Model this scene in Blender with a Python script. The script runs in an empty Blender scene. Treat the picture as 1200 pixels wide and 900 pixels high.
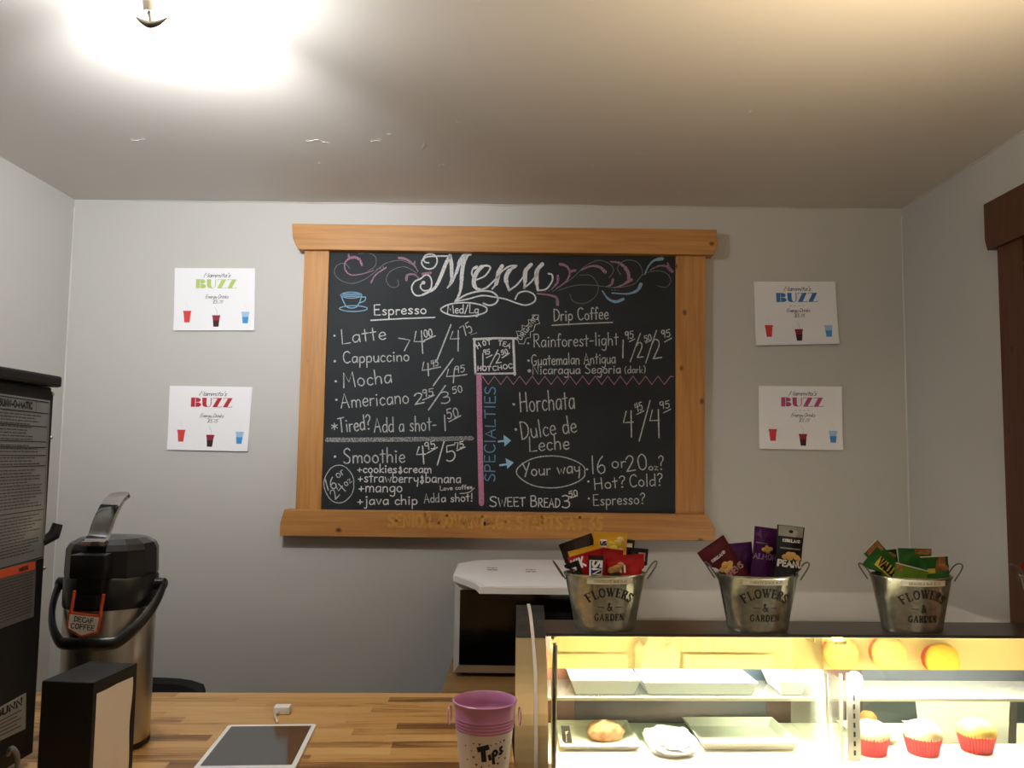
import bpy, bmesh, math, random
from mathutils import Vector, Matrix
random.seed(7)
C = bpy.context.scene.collection
SC = bpy.context.scene
EYE = 1.5
PI = math.pi

# ------------------------------------------------------------------ camera
F_PX, PITCH, YAW, ROLL = 1000.7, .08353, .00677, .01313
fw = Vector((-math.sin(YAW)*math.cos(PITCH), math.cos(YAW)*math.cos(PITCH), math.sin(PITCH)))
rt0 = Vector((math.cos(YAW), math.sin(YAW), 0)); up0 = rt0.cross(fw)
RT = rt0*math.cos(ROLL) + up0*math.sin(ROLL)
UP = -rt0*math.sin(ROLL) + up0*math.cos(ROLL)
cam = bpy.data.objects.new('camera', bpy.data.cameras.new('camera')); C.objects.link(cam)
cam.data.sensor_width = 36; cam.data.lens = 36*F_PX/1200; cam.data.clip_start = .05
m3 = Matrix((RT, UP, -fw)).transposed()
cam.matrix_world = Matrix.Translation((0, 0, EYE)) @ m3.to_4x4()
SC.camera = cam

# ------------------------------------------------------------------ view, world, lights
SC.view_settings.view_transform = 'Standard'
SC.view_settings.look = 'None'
SC.view_settings.gamma = 1
SC.view_settings.use_curve_mapping = False
SC.view_settings.exposure = 0.0
w = bpy.data.worlds.new('room_air'); SC.world = w; w.use_nodes = True
w.node_tree.nodes['Background'].inputs[0].default_value = (.9, .95, 1, 1)
w.node_tree.nodes['Background'].inputs[1].default_value = .05
def lamp(name, kind, loc, energy, col, size=.1, rot=None):
    d = bpy.data.lights.new(name, kind); d.energy = energy; d.color = col
    if kind == 'AREA': d.shape = 'DISK'; d.size = size
    else: d.shadow_soft_size = size
    o = bpy.data.objects.new(name, d); C.objects.link(o); o.location = loc
    if rot: o.rotation_euler = rot
    return o
ZCEIL = EYE+.868
P_MAIN, P_SPOT, P_WARM, P_ROOM, P_CASE = 18.5, 68.0, 66.0, 2.0, 220.0
LAMP_POS = Vector((-.655, 1.50, EYE+.765))
lamp('yoke_lamp_light', 'POINT', LAMP_POS, P_MAIN, (.96, .985, 1), .045)
hd_ = lamp('yoke_lamp_beam', 'SPOT', LAMP_POS, P_SPOT, (.96, .985, 1), .045)
hd_.rotation_euler = (Vector((-1.05, 2.9, EYE+.78))-LAMP_POS).to_track_quat('-Z', 'Y').to_euler()
hd_.data.spot_size = 1.8; hd_.data.spot_blend = 1.0
up_ = lamp('uplight_light', 'SPOT', (.74, .92, EYE+.42), P_WARM, (1, .78, .48), .06, (PI-.36, -.14, 0))
up_.data.spot_size = 2.55; up_.data.spot_blend = 1.0
dn_ = lamp('added_floor_beam', 'SPOT', (.7, -.1, ZCEIL-.03), 50.0, (1, .93, .82), .05, (-.12, 0, 0)); dn_.data.spot_size = 1.15; dn_.data.spot_blend = .8  # added lamp out of view; lights the floor that the pails reflect
lamp('fill_dome_light', 'POINT', (.75, -1.2, EYE+.55), P_ROOM, (1, .9, .78), .15)  # fill light from an added lamp, unseen behind the camera

# ------------------------------------------------------------------ pixel <-> place helpers (the camera's own geometry)
def ray(px, py): return RT*((px-600)/F_PX) - UP*((py-450)/F_PX) + fw
def at(px, py, Y):
    d = ray(px, py); d = d*(Y/d.y); return Vector((d.x, d.y, d.z+EYE))
def atz(px, py, z):
    d = ray(px, py); d = d*(z/d.z); return Vector((d.x, d.y, d.z+EYE))
def atx(px, py, x):
    d = ray(px, py); d = d*(x/d.x); return Vector((d.x, d.y, d.z+EYE))

# ------------------------------------------------------------------ materials
def lin(c):
    if isinstance(c, str): c = tuple(int(c[i:i+2], 16) for i in (0, 2, 4))
    return tuple(((v/255)/12.92 if v/255 <= .04045 else ((v/255+.055)/1.055)**2.4) for v in c[:3]) + (1,)
def N(nt, t, **kw):
    n = nt.nodes.new(t)
    for k, v in kw.items(): setattr(n, k, v)
    return n
def mat(name, col, rough=.6, metal=0, noise=0, nscale=20, bump=0, bscale=60, stretch=None, col2=None, spec=None, coat=0, emit=0):
    m = bpy.data.materials.new(name); m.use_nodes = True; nt = m.node_tree
    b = nt.nodes['Principled BSDF']
    b.inputs['Roughness'].default_value = rough; b.inputs['Metallic'].default_value = metal
    if spec is not None: b.inputs['Specular IOR Level'].default_value = spec
    if coat: b.inputs['Coat Weight'].default_value = coat; b.inputs['Coat Roughness'].default_value = .08
    c1 = lin(col)
    if noise:
        c2 = lin(col2) if col2 else tuple(v*.55 for v in c1[:3]) + (1,)
        tc = N(nt, 'ShaderNodeTexCoord'); mp = N(nt, 'ShaderNodeMapping')
        if stretch: mp.inputs['Scale'].default_value = stretch
        nz = N(nt, 'ShaderNodeTexNoise'); nz.inputs['Scale'].default_value = nscale; nz.inputs['Detail'].default_value = 5
        rp = N(nt, 'ShaderNodeMapRange'); rp.inputs[1].default_value = .35; rp.inputs[2].default_value = .68; rp.inputs[3].default_value = 0; rp.inputs[4].default_value = noise
        mx = N(nt, 'ShaderNodeMix', data_type='RGBA')
        nt.links.new(tc.outputs['Object'], mp.inputs[0]); nt.links.new(mp.outputs[0], nz.inputs[0])
        nt.links.new(nz.outputs[0], rp.inputs[0]); nt.links.new(rp.outputs[0], mx.inputs[0])
        mx.inputs[6].default_value = c1; mx.inputs[7].default_value = c2
        nt.links.new(mx.outputs[2], b.inputs['Base Color'])
    else:
        b.inputs['Base Color'].default_value = c1
    if bump:
        tc = N(nt, 'ShaderNodeTexCoord'); nz = N(nt, 'ShaderNodeTexNoise'); nz.inputs['Scale'].default_value = bscale; nz.inputs['Detail'].default_value = 4
        mp = N(nt, 'ShaderNodeMapping')
        if stretch: mp.inputs['Scale'].default_value = stretch
        bp = N(nt, 'ShaderNodeBump'); bp.inputs['Strength'].default_value = bump; bp.inputs['Distance'].default_value = .004
        nt.links.new(tc.outputs['Object'], mp.inputs[0]); nt.links.new(mp.outputs[0], nz.inputs[0]); nt.links.new(nz.outputs[0], bp.inputs['Height']); nt.links.new(bp.outputs[0], b.inputs['Normal'])
    if emit:
        b.inputs['Emission Color'].default_value = c1; b.inputs['Emission Strength'].default_value = emit
    return m
def chalk_mat(name, col, cover=.75, scale=900):
    m = bpy.data.materials.new(name); m.use_nodes = True; nt = m.node_tree
    b = nt.nodes['Principled BSDF']; b.inputs['Base Color'].default_value = lin(col); b.inputs['Roughness'].default_value = .95
    b.inputs['Specular IOR Level'].default_value = .05
    tc = N(nt, 'ShaderNodeTexCoord'); nz = N(nt, 'ShaderNodeTexNoise'); nz.inputs['Scale'].default_value = scale; nz.inputs['Detail'].default_value = 3
    rp = N(nt, 'ShaderNodeMapRange'); rp.inputs[1].default_value = .62-cover*.4; rp.inputs[2].default_value = .74-cover*.4
    rp.inputs[3].default_value = .35 if cover > .5 else .1; rp.inputs[4].default_value = .97
    nt.links.new(tc.outputs['Object'], nz.inputs[0]); nt.links.new(nz.outputs[0], rp.inputs[0]); nt.links.new(rp.outputs[0], b.inputs['Alpha'])
    return m
def glass_mat(name, tint, op=.04, rough=.02, gl=1.0):
    m = bpy.data.materials.new(name); m.use_nodes = True; nt = m.node_tree
    nt.nodes.remove(nt.nodes['Principled BSDF']); out = nt.nodes['Material Output']
    tr = N(nt, 'ShaderNodeBsdfTransparent'); tr.inputs[0].default_value = lin(tint)
    gs = N(nt, 'ShaderNodeBsdfGlossy'); gs.inputs['Roughness'].default_value = rough; gs.inputs[0].default_value = (gl, gl, gl, 1)
    df = N(nt, 'ShaderNodeBsdfDiffuse'); df.inputs[0].default_value = (.8, .8, .78, 1)
    fr = N(nt, 'ShaderNodeFresnel'); fr.inputs[0].default_value = 1.45
    m1 = N(nt, 'ShaderNodeMixShader'); m2 = N(nt, 'ShaderNodeMixShader'); m2.inputs[0].default_value = op
    ge = N(nt, 'ShaderNodeNewGeometry'); inv = N(nt, 'ShaderNodeMath', operation='SUBTRACT'); inv.inputs[0].default_value = 1; nt.links.new(ge.outputs['Backfacing'], inv.inputs[1])
    ml = N(nt, 'ShaderNodeMath', operation='MULTIPLY'); nt.links.new(fr.outputs[0], ml.inputs[0]); nt.links.new(inv.outputs[0], ml.inputs[1])
    nt.links.new(ml.outputs[0], m1.inputs[0]); nt.links.new(tr.outputs[0], m1.inputs[1]); nt.links.new(gs.outputs[0], m1.inputs[2])
    nt.links.new(m1.outputs[0], m2.inputs[1]); nt.links.new(df.outputs[0], m2.inputs[2]); nt.links.new(m2.outputs[0], out.inputs[0])
    return m
def pine_mat(name, c1, c2, knot, along='X'):
    m = bpy.data.materials.new(name); m.use_nodes = True; nt = m.node_tree; L = nt.links.new
    b = nt.nodes['Principled BSDF']; b.inputs['Roughness'].default_value = .5
    tc = N(nt, 'ShaderNodeTexCoord'); mp = N(nt, 'ShaderNodeMapping')
    mp.inputs['Scale'].default_value = (1.2, 22, 22) if along == 'X' else ((22, 22, 1.2) if along == 'Z' else (22, 1.2, 22))
    nz = N(nt, 'ShaderNodeTexNoise'); nz.inputs['Scale'].default_value = 3.2; nz.inputs['Detail'].default_value = 6; nz.inputs['Distortion'].default_value = .6
    mx = N(nt, 'ShaderNodeMix', data_type='RGBA'); mx.inputs[6].default_value = lin(c1); mx.inputs[7].default_value = lin(c2)
    rp = N(nt, 'ShaderNodeMapRange'); rp.inputs[1].default_value = .35; rp.inputs[2].default_value = .7
    L(tc.outputs['Object'], mp.inputs[0]); L(mp.outputs[0], nz.inputs[0]); L(nz.outputs[0], rp.inputs[0]); L(rp.outputs[0], mx.inputs[0])
    vo = N(nt, 'ShaderNodeTexVoronoi'); vo.inputs['Scale'].default_value = 13; vo.inputs['Randomness'].default_value = 1
    mp2 = N(nt, 'ShaderNodeMapping'); mp2.inputs['Scale'].default_value = (.75, 1, 1) if along == 'X' else (1, 1, .75)
    L(tc.outputs['Object'], mp2.inputs[0]); L(mp2.outputs[0], vo.inputs[0])
    r2 = N(nt, 'ShaderNodeMapRange'); r2.inputs[1].default_value = .05; r2.inputs[2].default_value = .13; r2.inputs[3].default_value = 1; r2.inputs[4].default_value = 0
    L(vo.outputs['Distance'], r2.inputs[0])
    m2 = N(nt, 'ShaderNodeMix', data_type='RGBA'); L(r2.outputs[0], m2.inputs[0]); L(mx.outputs[2], m2.inputs[6]); m2.inputs[7].default_value = lin(knot)
    L(m2.outputs[2], b.inputs['Base Color'])
    return m
def butcher_mat():
    m = bpy.data.materials.new('butcher_block'); m.use_nodes = True; nt = m.node_tree; L = nt.links.new
    b = nt.nodes['Principled BSDF']; b.inputs['Roughness'].default_value = .38
    tc = N(nt, 'ShaderNodeTexCoord'); sp = N(nt, 'ShaderNodeSeparateXYZ'); L(tc.outputs['Object'], sp.inputs[0])
    def M(op, a, bb=None):
        n = N(nt, 'ShaderNodeMath', operation=op)
        for i, v in enumerate((a, bb)):
            if v is None: continue
            if hasattr(v, 'is_output') or hasattr(v, 'links'): L(v, n.inputs[i])
            else: n.inputs[i].default_value = v
        return n.outputs[0]
    row = M('FLOOR', M('DIVIDE', sp.outputs[1], .038))
    wn = N(nt, 'ShaderNodeTexWhiteNoise', noise_dimensions='1D'); L(row, wn.inputs['W'])
    colx = M('FLOOR', M('ADD', M('DIVIDE', sp.outputs[0], .34), M('MULTIPLY', wn.outputs[0], 5.0)))
    cb = N(nt, 'ShaderNodeCombineXYZ'); L(row, cb.inputs[0]); L(colx, cb.inputs[1])
    w2 = N(nt, 'ShaderNodeTexWhiteNoise', noise_dimensions='3D'); L(cb.outputs[0], w2.inputs['Vector'])
    mp = N(nt, 'ShaderNodeMapping'); mp.inputs['Scale'].default_value = (1.6, 14, 14)
    av = N(nt, 'ShaderNodeVectorMath', operation='ADD'); sc = N(nt, 'ShaderNodeVectorMath', operation='SCALE'); sc.inputs['Scale'].default_value = 3.0
    L(w2.outputs['Color'], sc.inputs[0]); L(tc.outputs['Object'], av.inputs[0]); L(sc.outputs[0], av.inputs[1]); L(av.outputs[0], mp.inputs[0])
    nz = N(nt, 'ShaderNodeTexNoise'); nz.inputs['Scale'].default_value = 3.0; nz.inputs['Detail'].default_value = 6; nz.inputs['Distortion'].default_value = 1.4
    L(mp.outputs[0], nz.inputs[0])
    f = M('ADD', M('MULTIPLY', w2.outputs[0], .46), M('MULTIPLY', nz.outputs[0], .66))
    cr = N(nt, 'ShaderNodeValToRGB'); L(f, cr.inputs[0])
    e = cr.color_ramp.elements
    e[0].position = .26; e[0].color = lin('6b4520'); e[1].position = .86; e[1].color = lin('d3ab6e')
    x = e.new(.52); x.color = lin('bf8f4d'); x = e.new(.40); x.color = lin('8d612c')
    L(cr.outputs[0], b.inputs['Base Color'])
    return m
M_WALL = mat('wall_paint', 'c2c0bb', .55, bump=.12, bscale=9)
M_CEIL = mat('ceiling_paint', 'd8d2cc', .6, bump=.25, bscale=5)
M_PINE = pine_mat('pine_board', 'be8745', 'a67038', '5a3415', 'X')
M_PINEV = pine_mat('pine_upright', 'be8745', 'a67038', '6b3f19', 'Z')
M_DARKWOOD = pine_mat('dark_door_wood', '5a3018', '48250f', '2a1408', 'Z')
M_BUTCHER = butcher_mat()
M_BOARD = mat('chalkboard_slate', '202326', .65, noise=.7, nscale=3.5, col2='2f3438', spec=.25)
M_CH = chalk_mat('white_chalk', 'ecedee', .52, 520)
M_CHS = chalk_mat('soft_white_chalk', 'd0d2d2', .52, 620)
M_CHD = chalk_mat('faint_grey_chalk', '8e9294', .5)
M_CHP = chalk_mat('pink_chalk', 'bb8ca8', .5, 450)
M_CHPS = chalk_mat('strong_pink_chalk', 'd08aad', .62, 420)
M_CHB = chalk_mat('blue_chalk', '84a9c2', .72)
M_BLK = mat('black_plastic', '121213', .35)
M_BLKM = mat('matte_black', '0e0e0f', .6)
M_BLKMET = mat('black_enamel', '151517', .42, noise=.3, nscale=30, col2='1f1f21')
M_STEEL = mat('brushed_steel', 'b9b2a6', .3, 1, noise=.25, nscale=40, stretch=(40, 40, 1))
M_CHROME = mat('chrome', 'dddddd', .08, 1)
M_PAPER = mat('white_paper', 'f1f0f3', .8)
M_PAPERW = mat('paper_stack', 'e4e2e0', .8)
M_INK = mat('black_ink', '151515', .7)
M_GREYINK = mat('grey_ink', '8a8a8c', .7)

# ------------------------------------------------------------------ mesh helpers
def tag(o, label=None, cat=None, group=None, kind=None):
    if label: o['label'] = label
    if cat: o['category'] = cat
    if group: o['group'] = group
    if kind: o['kind'] = kind
    return o
def wm(o):
    mtx = o.matrix_basis.copy()
    p = o.parent
    while p: mtx = p.matrix_basis @ mtx; p = p.parent
    return mtx
def obj(name, bm, material, parent=None, smooth=False, world=False, recalc=True):
    if recalc: bmesh.ops.recalc_face_normals(bm, faces=bm.faces)
    if world and parent is not None: bm.transform(wm(parent).inverted())
    me = bpy.data.meshes.new(name); bm.to_mesh(me); bm.free()
    for mm in (material if isinstance(material, (list, tuple)) else [material]): me.materials.append(mm)
    if smooth:
        for p in me.polygons: p.use_smooth = True
        if smooth != 'all': me.set_sharp_from_angle(angle=math.radians(40))
    o = bpy.data.objects.new(name, me); C.objects.link(o)
    if parent: o.parent = parent
    return o
def thing(name, label, cat, loc=(0, 0, 0), rz=0, group=None):
    o = bpy.data.objects.new(name, None); C.objects.link(o); o.location = loc; o.rotation_euler = (0, 0, rz)
    o.empty_display_size = .05
    return tag(o, label, cat, group)
def dup(root, label, loc=None, rz=None):
    r = root.copy(); C.objects.link(r); r['label'] = label
    if loc is not None: r.location = loc
    if rz is not None: r.rotation_euler = (0, 0, rz)
    for ch in list(root.children):
        c = ch.copy(); C.objects.link(c); c.parent = r
        for g in list(ch.children):
            d = g.copy(); C.objects.link(d); d.parent = c
    return r
def NB(): return bmesh.new()
def box(bm, x0, x1, y0, y1, z0, z1, bev=0, mtx=None, seg=2):
    t = bmesh.new(); bmesh.ops.create_cube(t, size=1)
    t.transform(Matrix.Translation(((x0+x1)/2, (y0+y1)/2, (z0+z1)/2)) @ Matrix.Diagonal((x1-x0, y1-y0, z1-z0, 1)))
    if bev: bmesh.ops.bevel(t, geom=t.edges[:], offset=bev, segments=seg, affect='EDGES', profile=.6)
    if mtx: t.transform(mtx)
    merge(bm, t); return bm
def merge(bm, t):
    mp = {v: bm.verts.new(v.co) for v in t.verts}
    for f in t.faces:
        try: nf = bm.faces.new([mp[v] for v in f.verts]); nf.material_index = f.material_index
        except ValueError: pass
    t.free()
def prism(bm, poly, ext):
    """poly: list of 3-D points; ext: extrusion vector"""
    ext = Vector(ext); a = [bm.verts.new(p) for p in poly]; b = [bm.verts.new(Vector(p)+ext) for p in poly]; n = len(a)
    bm.faces.new(a); bm.faces.new(b[::-1])
    for i in range(n): bm.faces.new((a[i], a[(i+1) % n], b[(i+1) % n], b[i]))
    return bm
def lathe(bm, prof, n=40, sx=1, sy=1, cap0=True, cap1=True, mtx=None):
    rings = []
    for r, z in prof:
        rings.append([bm.verts.new((mtx @ Vector((r*sx*math.cos(2*PI*i/n), r*sy*math.sin(2*PI*i/n), z))) if mtx else (r*sx*math.cos(2*PI*i/n), r*sy*math.sin(2*PI*i/n), z)) for i in range(n)])
    for a, b in zip(rings, rings[1:]):
        for i in range(n): bm.faces.new((a[i], a[(i+1) % n], b[(i+1) % n], b[i]))
    if cap0: bm.faces.new(rings[0][::-1])
    if cap1: bm.faces.new(rings[-1])
    return bm
def tube(bm, pts, r, n=8, closed=False, flat=1.0, upv=None):
    pts = [Vector(p) for p in pts]; m = len(pts); rings = []; prev = None
    for i, p in enumerate(pts):
        a = pts[(i-1) % m] if (closed or i) else p; b = pts[(i+1) % m] if (closed or i < m-1) else p
        t = (b-a).normalized()
        u = Vector(upv) if upv else (prev if prev is not None else (Vector((0, 0, 1)) if abs(t.z) < .9 else Vector((1, 0, 0))))
        u = (u - t*u.dot(t)).normalized(); v = t.cross(u); prev = u
        rr = r[i] if isinstance(r, (list, tuple)) else r
        rings.append([bm.verts.new(p + u*(rr*math.cos(2*PI*k/n)) + v*(rr*flat*math.sin(2*PI*k/n))) for k in range(n)])
    for i in range(m if closed else m-1):
        a, b = rings[i], rings[(i+1) % m]
        for k in range(n): bm.faces.new((a[k], a[(k+1) % n], b[(k+1) % n], b[k]))
    if not closed: bm.faces.new(rings[0][::-1]); bm.faces.new(rings[-1])
    return bm
def smooth_pts(pts, k=6, closed=False):
    n = len(pts)
    if n < 3: return [tuple(p) for p in pts]
    P = [Vector(p) for p in pts]; out = []
    for i in range(n if closed else n-1):
        if closed: p0, p1, p2, p3 = P[i-1], P[i], P[(i+1) % n], P[(i+2) % n]
        else: p0, p1, p2, p3 = P[max(i-1, 0)], P[i], P[i+1], P[min(i+2, n-1)]
        for j in range(k):
            t = j/k
            out.append(.5*((2*p1) + (p2-p0)*t + (2*p0-5*p1+4*p2-p3)*t*t + (3*p1-p0-3*p2+p3)*t**3))
    if not closed: out.append(P[-1])
    return [tuple(p) for p in out]
def ribbon(bm, pts, w, mp, cap=True, closed=False):
    """flat stroke in 2-D, every vertex placed by mp(u, v)"""
    P = [Vector((p[0], p[1])) for p in pts]; q = [P[0]]
    for p in P[1:]:
        if (p-q[-1]).length > 1e-6: q.append(p)
    P = q; m = len(P)
    if m == 1: P = [P[0]-Vector((w*.1, 0)), P[0]+Vector((w*.1, 0))]; m = 2
    W = (lambda i: w[min(len(w)-1, int(i*len(w)/m))] if isinstance(w, (list, tuple)) else w)
    Ls, Rs = [], []
    for i in range(m):
        a = P[i-1] if (i or closed) else P[i]; b = P[(i+1) % m] if (i < m-1 or closed) else P[i]
        t = b-a
        if t.length < 1e-9: t = Vector((1, 0))
        t.normalize(); nn = Vector((-t.y, t.x))*W(i)/2
        Ls.append(bm.verts.new(mp(*(P[i]+nn)))); Rs.append(bm.verts.new(mp(*(P[i]-nn))))
    for i in range(m if closed else m-1):
        j = (i+1) % m
        try: bm.faces.new((Ls[i], Rs[i], Rs[j], Ls[j]))
        except ValueError: pass
    if cap and not closed:
        for i, sgn in ((0, -1), (m-1, 1)):
            t = (P[1]-P[0]) if i == 0 else (P[-1]-P[-2]); t.normalize(); t *= sgn; nn = Vector((-t.y, t.x)); r = W(i)/2
            vs = [bm.verts.new(mp(*(P[i]+nn*(r*math.cos(k*PI/4)) + t*(r*math.sin(k*PI/4))))) for k in range(5)]
            bm.faces.new(vs)
    return bm
def poly2(bm, pts, mp):
    bm.faces.new([bm.verts.new(mp(*p)) for p in pts]); return bm

# ------------------------------------------------------------------ a hand-drawn stroke alphabet (x; baseline 0, x-height 5, cap 10)
G = {
'a': (5, 'C4.5,4.5 3,5.3 1.2,4.6 .4,2.4 1.2,.3 3,.5 4.4,2.6|S4.5,5.2 4.6,.1'),
'b': (5, 'S.5,10 .5,0|C.5,3.4 2.5,5.2 4.4,4 4.4,1.3 2.5,0 .6,.8'),
'c': (4.2, 'C4,4.4 2.4,5.2 .7,3.9 .6,1.4 2.2,0 4,.8'),
'd': (5, 'C4.4,4.3 2.5,5.2 .6,4 .5,1.2 2.2,0 4.3,1.5|S4.5,10 4.5,0'),
'e': (4.6, 'C.6,2.7 4.1,3 3.7,4.9 2.2,5.3 .6,3.7 .7,1.2 2.4,0 4.3,.8'),
'f': (3.5, 'C3.8,9 2.8,10 1.7,9 1.5,6 1.5,0|S0,5.2 3.3,5.4'),
'g': (5, 'C4.4,4.5 2.5,5.2 .5,3.8 .8,.9 2.8,.4 4.4,2.5|C4.5,5 4.5,0 4.1,-3 2.5,-4 .5,-3.2'),
'h': (5, 'S.5,10 .5,0|C.5,3 2,5 3.8,4.6 4.3,3 4.3,0'),
'i': (2, 'S1,5 1,0|D1,7.4'),
'j': (3, 'C2,5 2,-1 1.5,-3.5 0,-3.3|D2,7.4'),
'k': (4.4, 'S.5,10 .5,0|S4,5 .6,2.3 4.2,0'),
'l': (2, 'S1,10 1,0'),
'm': (7.6, 'S.5,5 .5,0|C.5,3 1.8,5 3.3,4.6 3.8,3 3.8,0|C3.8,3 5,5 6.6,4.6 7,3 7.1,0'),
'n': (5, 'S.5,5 .5,0|C.5,3 2,5 3.8,4.6 4.3,3 4.3,0'),
'o': (5, 'O2.5,5.2 .7,4 .5,1.6 2.3,0 4.2,1 4.4,3.6'),
'p': (5, 'S.6,5 .5,-4|C.6,3.6 2.4,5.2 4.4,4 4.3,1.2 2.5,0 .6,1'),
'q': (5, 'C4.4,4.4 2.5,5.2 .5,3.8 .6,1.2 2.4,0 4.3,1.4|S4.5,5 4.6,-4'),
'r': (3.6, 'S.5,5 .5,0|C.5,3 1.6,4.8 3.4,4.8'),
's': (4.1, 'C3.8,4.5 2.2,5.3 .8,4.2 2,2.8 3.6,1.5 2.4,0 .4,.6'),
't': (3.8, 'S1.9,8.6 1.9,0|S0,5.6 3.7,5.9'),
'u': (5, 'C.5,5 .5,1.6 1.8,0 3.6,.8 4.3,2.6|S4.4,5 4.5,0'),
'v': (4.6, 'S.3,5 2.2,0 4.3,5'),
'w': (6.6, 'S.3,5 1.9,0 3.3,4 4.8,0 6.3,5'),
'x': (4.6, 'S.4,5 4.1,0|S4.1,5 .4,0'),
'y': (4.8, 'C.5,5 .8,2.4 2.2,1.4 4,2.4|S4.4,5 4.2,-1 3.6,-3.8'),
'z': (4.2, 'S.4,5 4,5 .4,0 4,0'),
'A': (7, 'S.2,0 3.2,10 6.4,0|S1.2,3.6 5.6,3.8'),
'B': (6.4, 'S.7,10 .7,0|C.7,10 4.4,9.6 4.6,6.4 .8,5.4|C.8,5.4 5.2,5 5.6,1.4 3.4,.1 .7,0'),
'C': (6.6, 'C6,8.6 4.2,10 1.6,8.8 .6,5.4 1.4,1.6 3.6,0 6.2,1.2'),
'D': (6.8, 'S.8,10 .8,0|C.6,10 4,9.4 6.2,6.6 5.6,2.6 3,.4 .6,0'),
'E': (5.8, 'S5.2,10 .7,10 .7,0 5.4,0|S.7,5.2 4.4,5.4'),
'F': (5.6, 'S5.4,10 .7,10 .7,0|S.7,5.2 4.4,5.4'),
'G': (7, 'C6,8.8 4.2,10 1.6,8.8 .6,5.4 1.4,1.4 3.6,0 5.6,.8 6.2,3|S3.8,4 6.6,4.2'),
'H': (6.8, 'S.8,10 .7,0|S5.8,10 6,0|S.7,5 6,5.3'),
'I': (2.2, 'S1.1,10 1.1,0'),
'K': (6, 'S.7,10 .7,0|S5.4,10 .9,4.6 5.6,0'),
'L': (5.6, 'S.9,10 .6,0 5.4,.3'),
'M': (8.4, 'S.4,0 1.4,10 4.2,3.4 7,10 7.9,0'),
'N': (7, 'S.6,0 .8,10 6,0 6.2,10'),
'O': (7.2, 'O3.6,10 1.2,8.4 .6,5 1.4,1.4 3.6,0 5.8,1.4 6.6,5 5.8,8.6'),
'P': (6, 'S.8,10 .7,0|C.6,9.8 4.4,9.8 5.4,7.4 4,5.2 .8,4.8'),
'R': (6.4, 'S.9,10 .7,0|C.5,9.8 4.4,9.8 5.2,7.4 4,5.4 1,5|S2.2,5 6,0'),
'S': (5.8, 'C5.2,8.8 3.4,10 1.2,9 1,6.8 3,5.2 5,3.4 4.6,.8 2.4,0 .4,1'),
'T': (6, 'S.1,9.6 6,10|S3,9.8 2.9,0'),
'U': (6.6, 'C.7,10 .7,3 2,.3 4.4,.4 5.8,3 5.8,10'),
'V': (6.4, 'S.2,10 3.2,0 6.2,10'),
'W': (9, 'S.3,10 2.4,0 4.6,8 6.8,0 8.8,10'),
'Y': (6, 'S.3,10 2.8,4.6|S5.8,10 1.8,-.6'),
'Z': (6, 'S.5,10 5.6,10 .4,0 5.8,0'),
'0': (6, 'O3,10 1,8 .6,4.6 1.4,1 3,0 4.8,1.4 5.4,5 4.8,8.4'),
'1': (2.6, 'S1.3,10 1.2,0'),
'2': (6, 'C.8,8 2.4,10 4.6,9 4.4,6 .5,0|S.5,0 5.6,.3'),
'3': (5.6, 'C.6,9.4 3,10 4.8,8.4 4,6 2,5.4|C2,5.4 4.8,4.8 5,1.6 3,0 .4,.8'),
'4': (6.4, 'S1.4,9.4 .4,4.6 5.8,5.2|S4.6,10 4.4,-1'),
'5': (6, 'S5.6,10 1.4,9.8 1,5.8|C1,5.8 4,6.2 5.2,3.6 4,.8 2,0 .4,.8'),
'6': (5.8, 'C4,10 1.4,6.6 .6,2.6 2.2,0 4.6,.8 5,3.4 3.2,5 1,3.6'),
'7': (5.6, 'S.4,9.6 5.4,10 2.4,0'),
'8': (5.6, 'O2.8,10 1,8.4 1.6,6 4,4.4 4.8,2 2.8,0 .8,2 1.6,4.4 4,6 4.6,8.4'),
'9': (5.6, 'C4.8,8.6 3,10 .8,8.6 1,5.8 3,5.2 4.8,7.4|S4.9,9.2 4.2,0'),
'?': (5, 'C.6,8.4 2.2,10 4.4,8.8 4,6.4 2.4,5 2.2,3|D2.2,.3'),
'!': (2.4, 'S1.4,10 1.2,3|D1,.3'), '.': (2, 'D1,.3'), ',': (2, 'S1.2,.6 .6,-1.4'), "'": (2, 'S1.2,10 .9,7.6'),
'-': (4, 'S.4,3.6 3.6,3.7'), '+': (5, 'S.5,2.8 4.6,3|S2.5,5 2.4,.8'), '*': (5.4, 'S2.6,8 2.6,2|S.4,6.4 5,3.6|S.6,3.4 4.8,6.6'),
'&': (5, 'C3.6,5 2.6,6.6 1.6,5.4 3.6,2.8 4.2,1 2.4,-.4 .8,1 3.8,3|S2.6,7.6 2.5,-1.4'),
'/': (4.6, 'S4.4,10 .4,-.6'), '(': (3, 'C2.4,10 .8,7 .8,2.4 2.2,-1'), ')': (3, 'C.6,10 2.2,7 2.2,2.4 .8,-1'),
'>': (5, 'S.4,8 5,6 .6,2'), '$': (5.8, 'C5,8.4 3,9.4 1.2,8.2 1.4,6.2 3.2,5 4.8,3.4 4.2,1.2 2.4,.6 .6,1.6|S3,10.6 2.8,-.8'),
':': (2, 'D1,4|D1,.5'), ' ': (3, ''),
}
def glyph(ch):
    wdt, s = G.get(ch, G[' ']); out = []
    for st in s.split('|'):
        if not st: continue
        pts = [tuple(float(v) for v in p.split(',')) for p in st[1:].split()]
        k = st[0]
        if k == 'D': out.append((pts*1, 'D'))
        elif k == 'C': out.append((smooth_pts(pts, 4), 'C'))
        elif k == 'O': out.append((smooth_pts(pts, 3, True), 'O'))
        else: out.append((pts, 'S'))
    return wdt, out
def text_len(t, gap=1.1): return sum(glyph(c)[0]+gap for c in t)-gap
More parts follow.
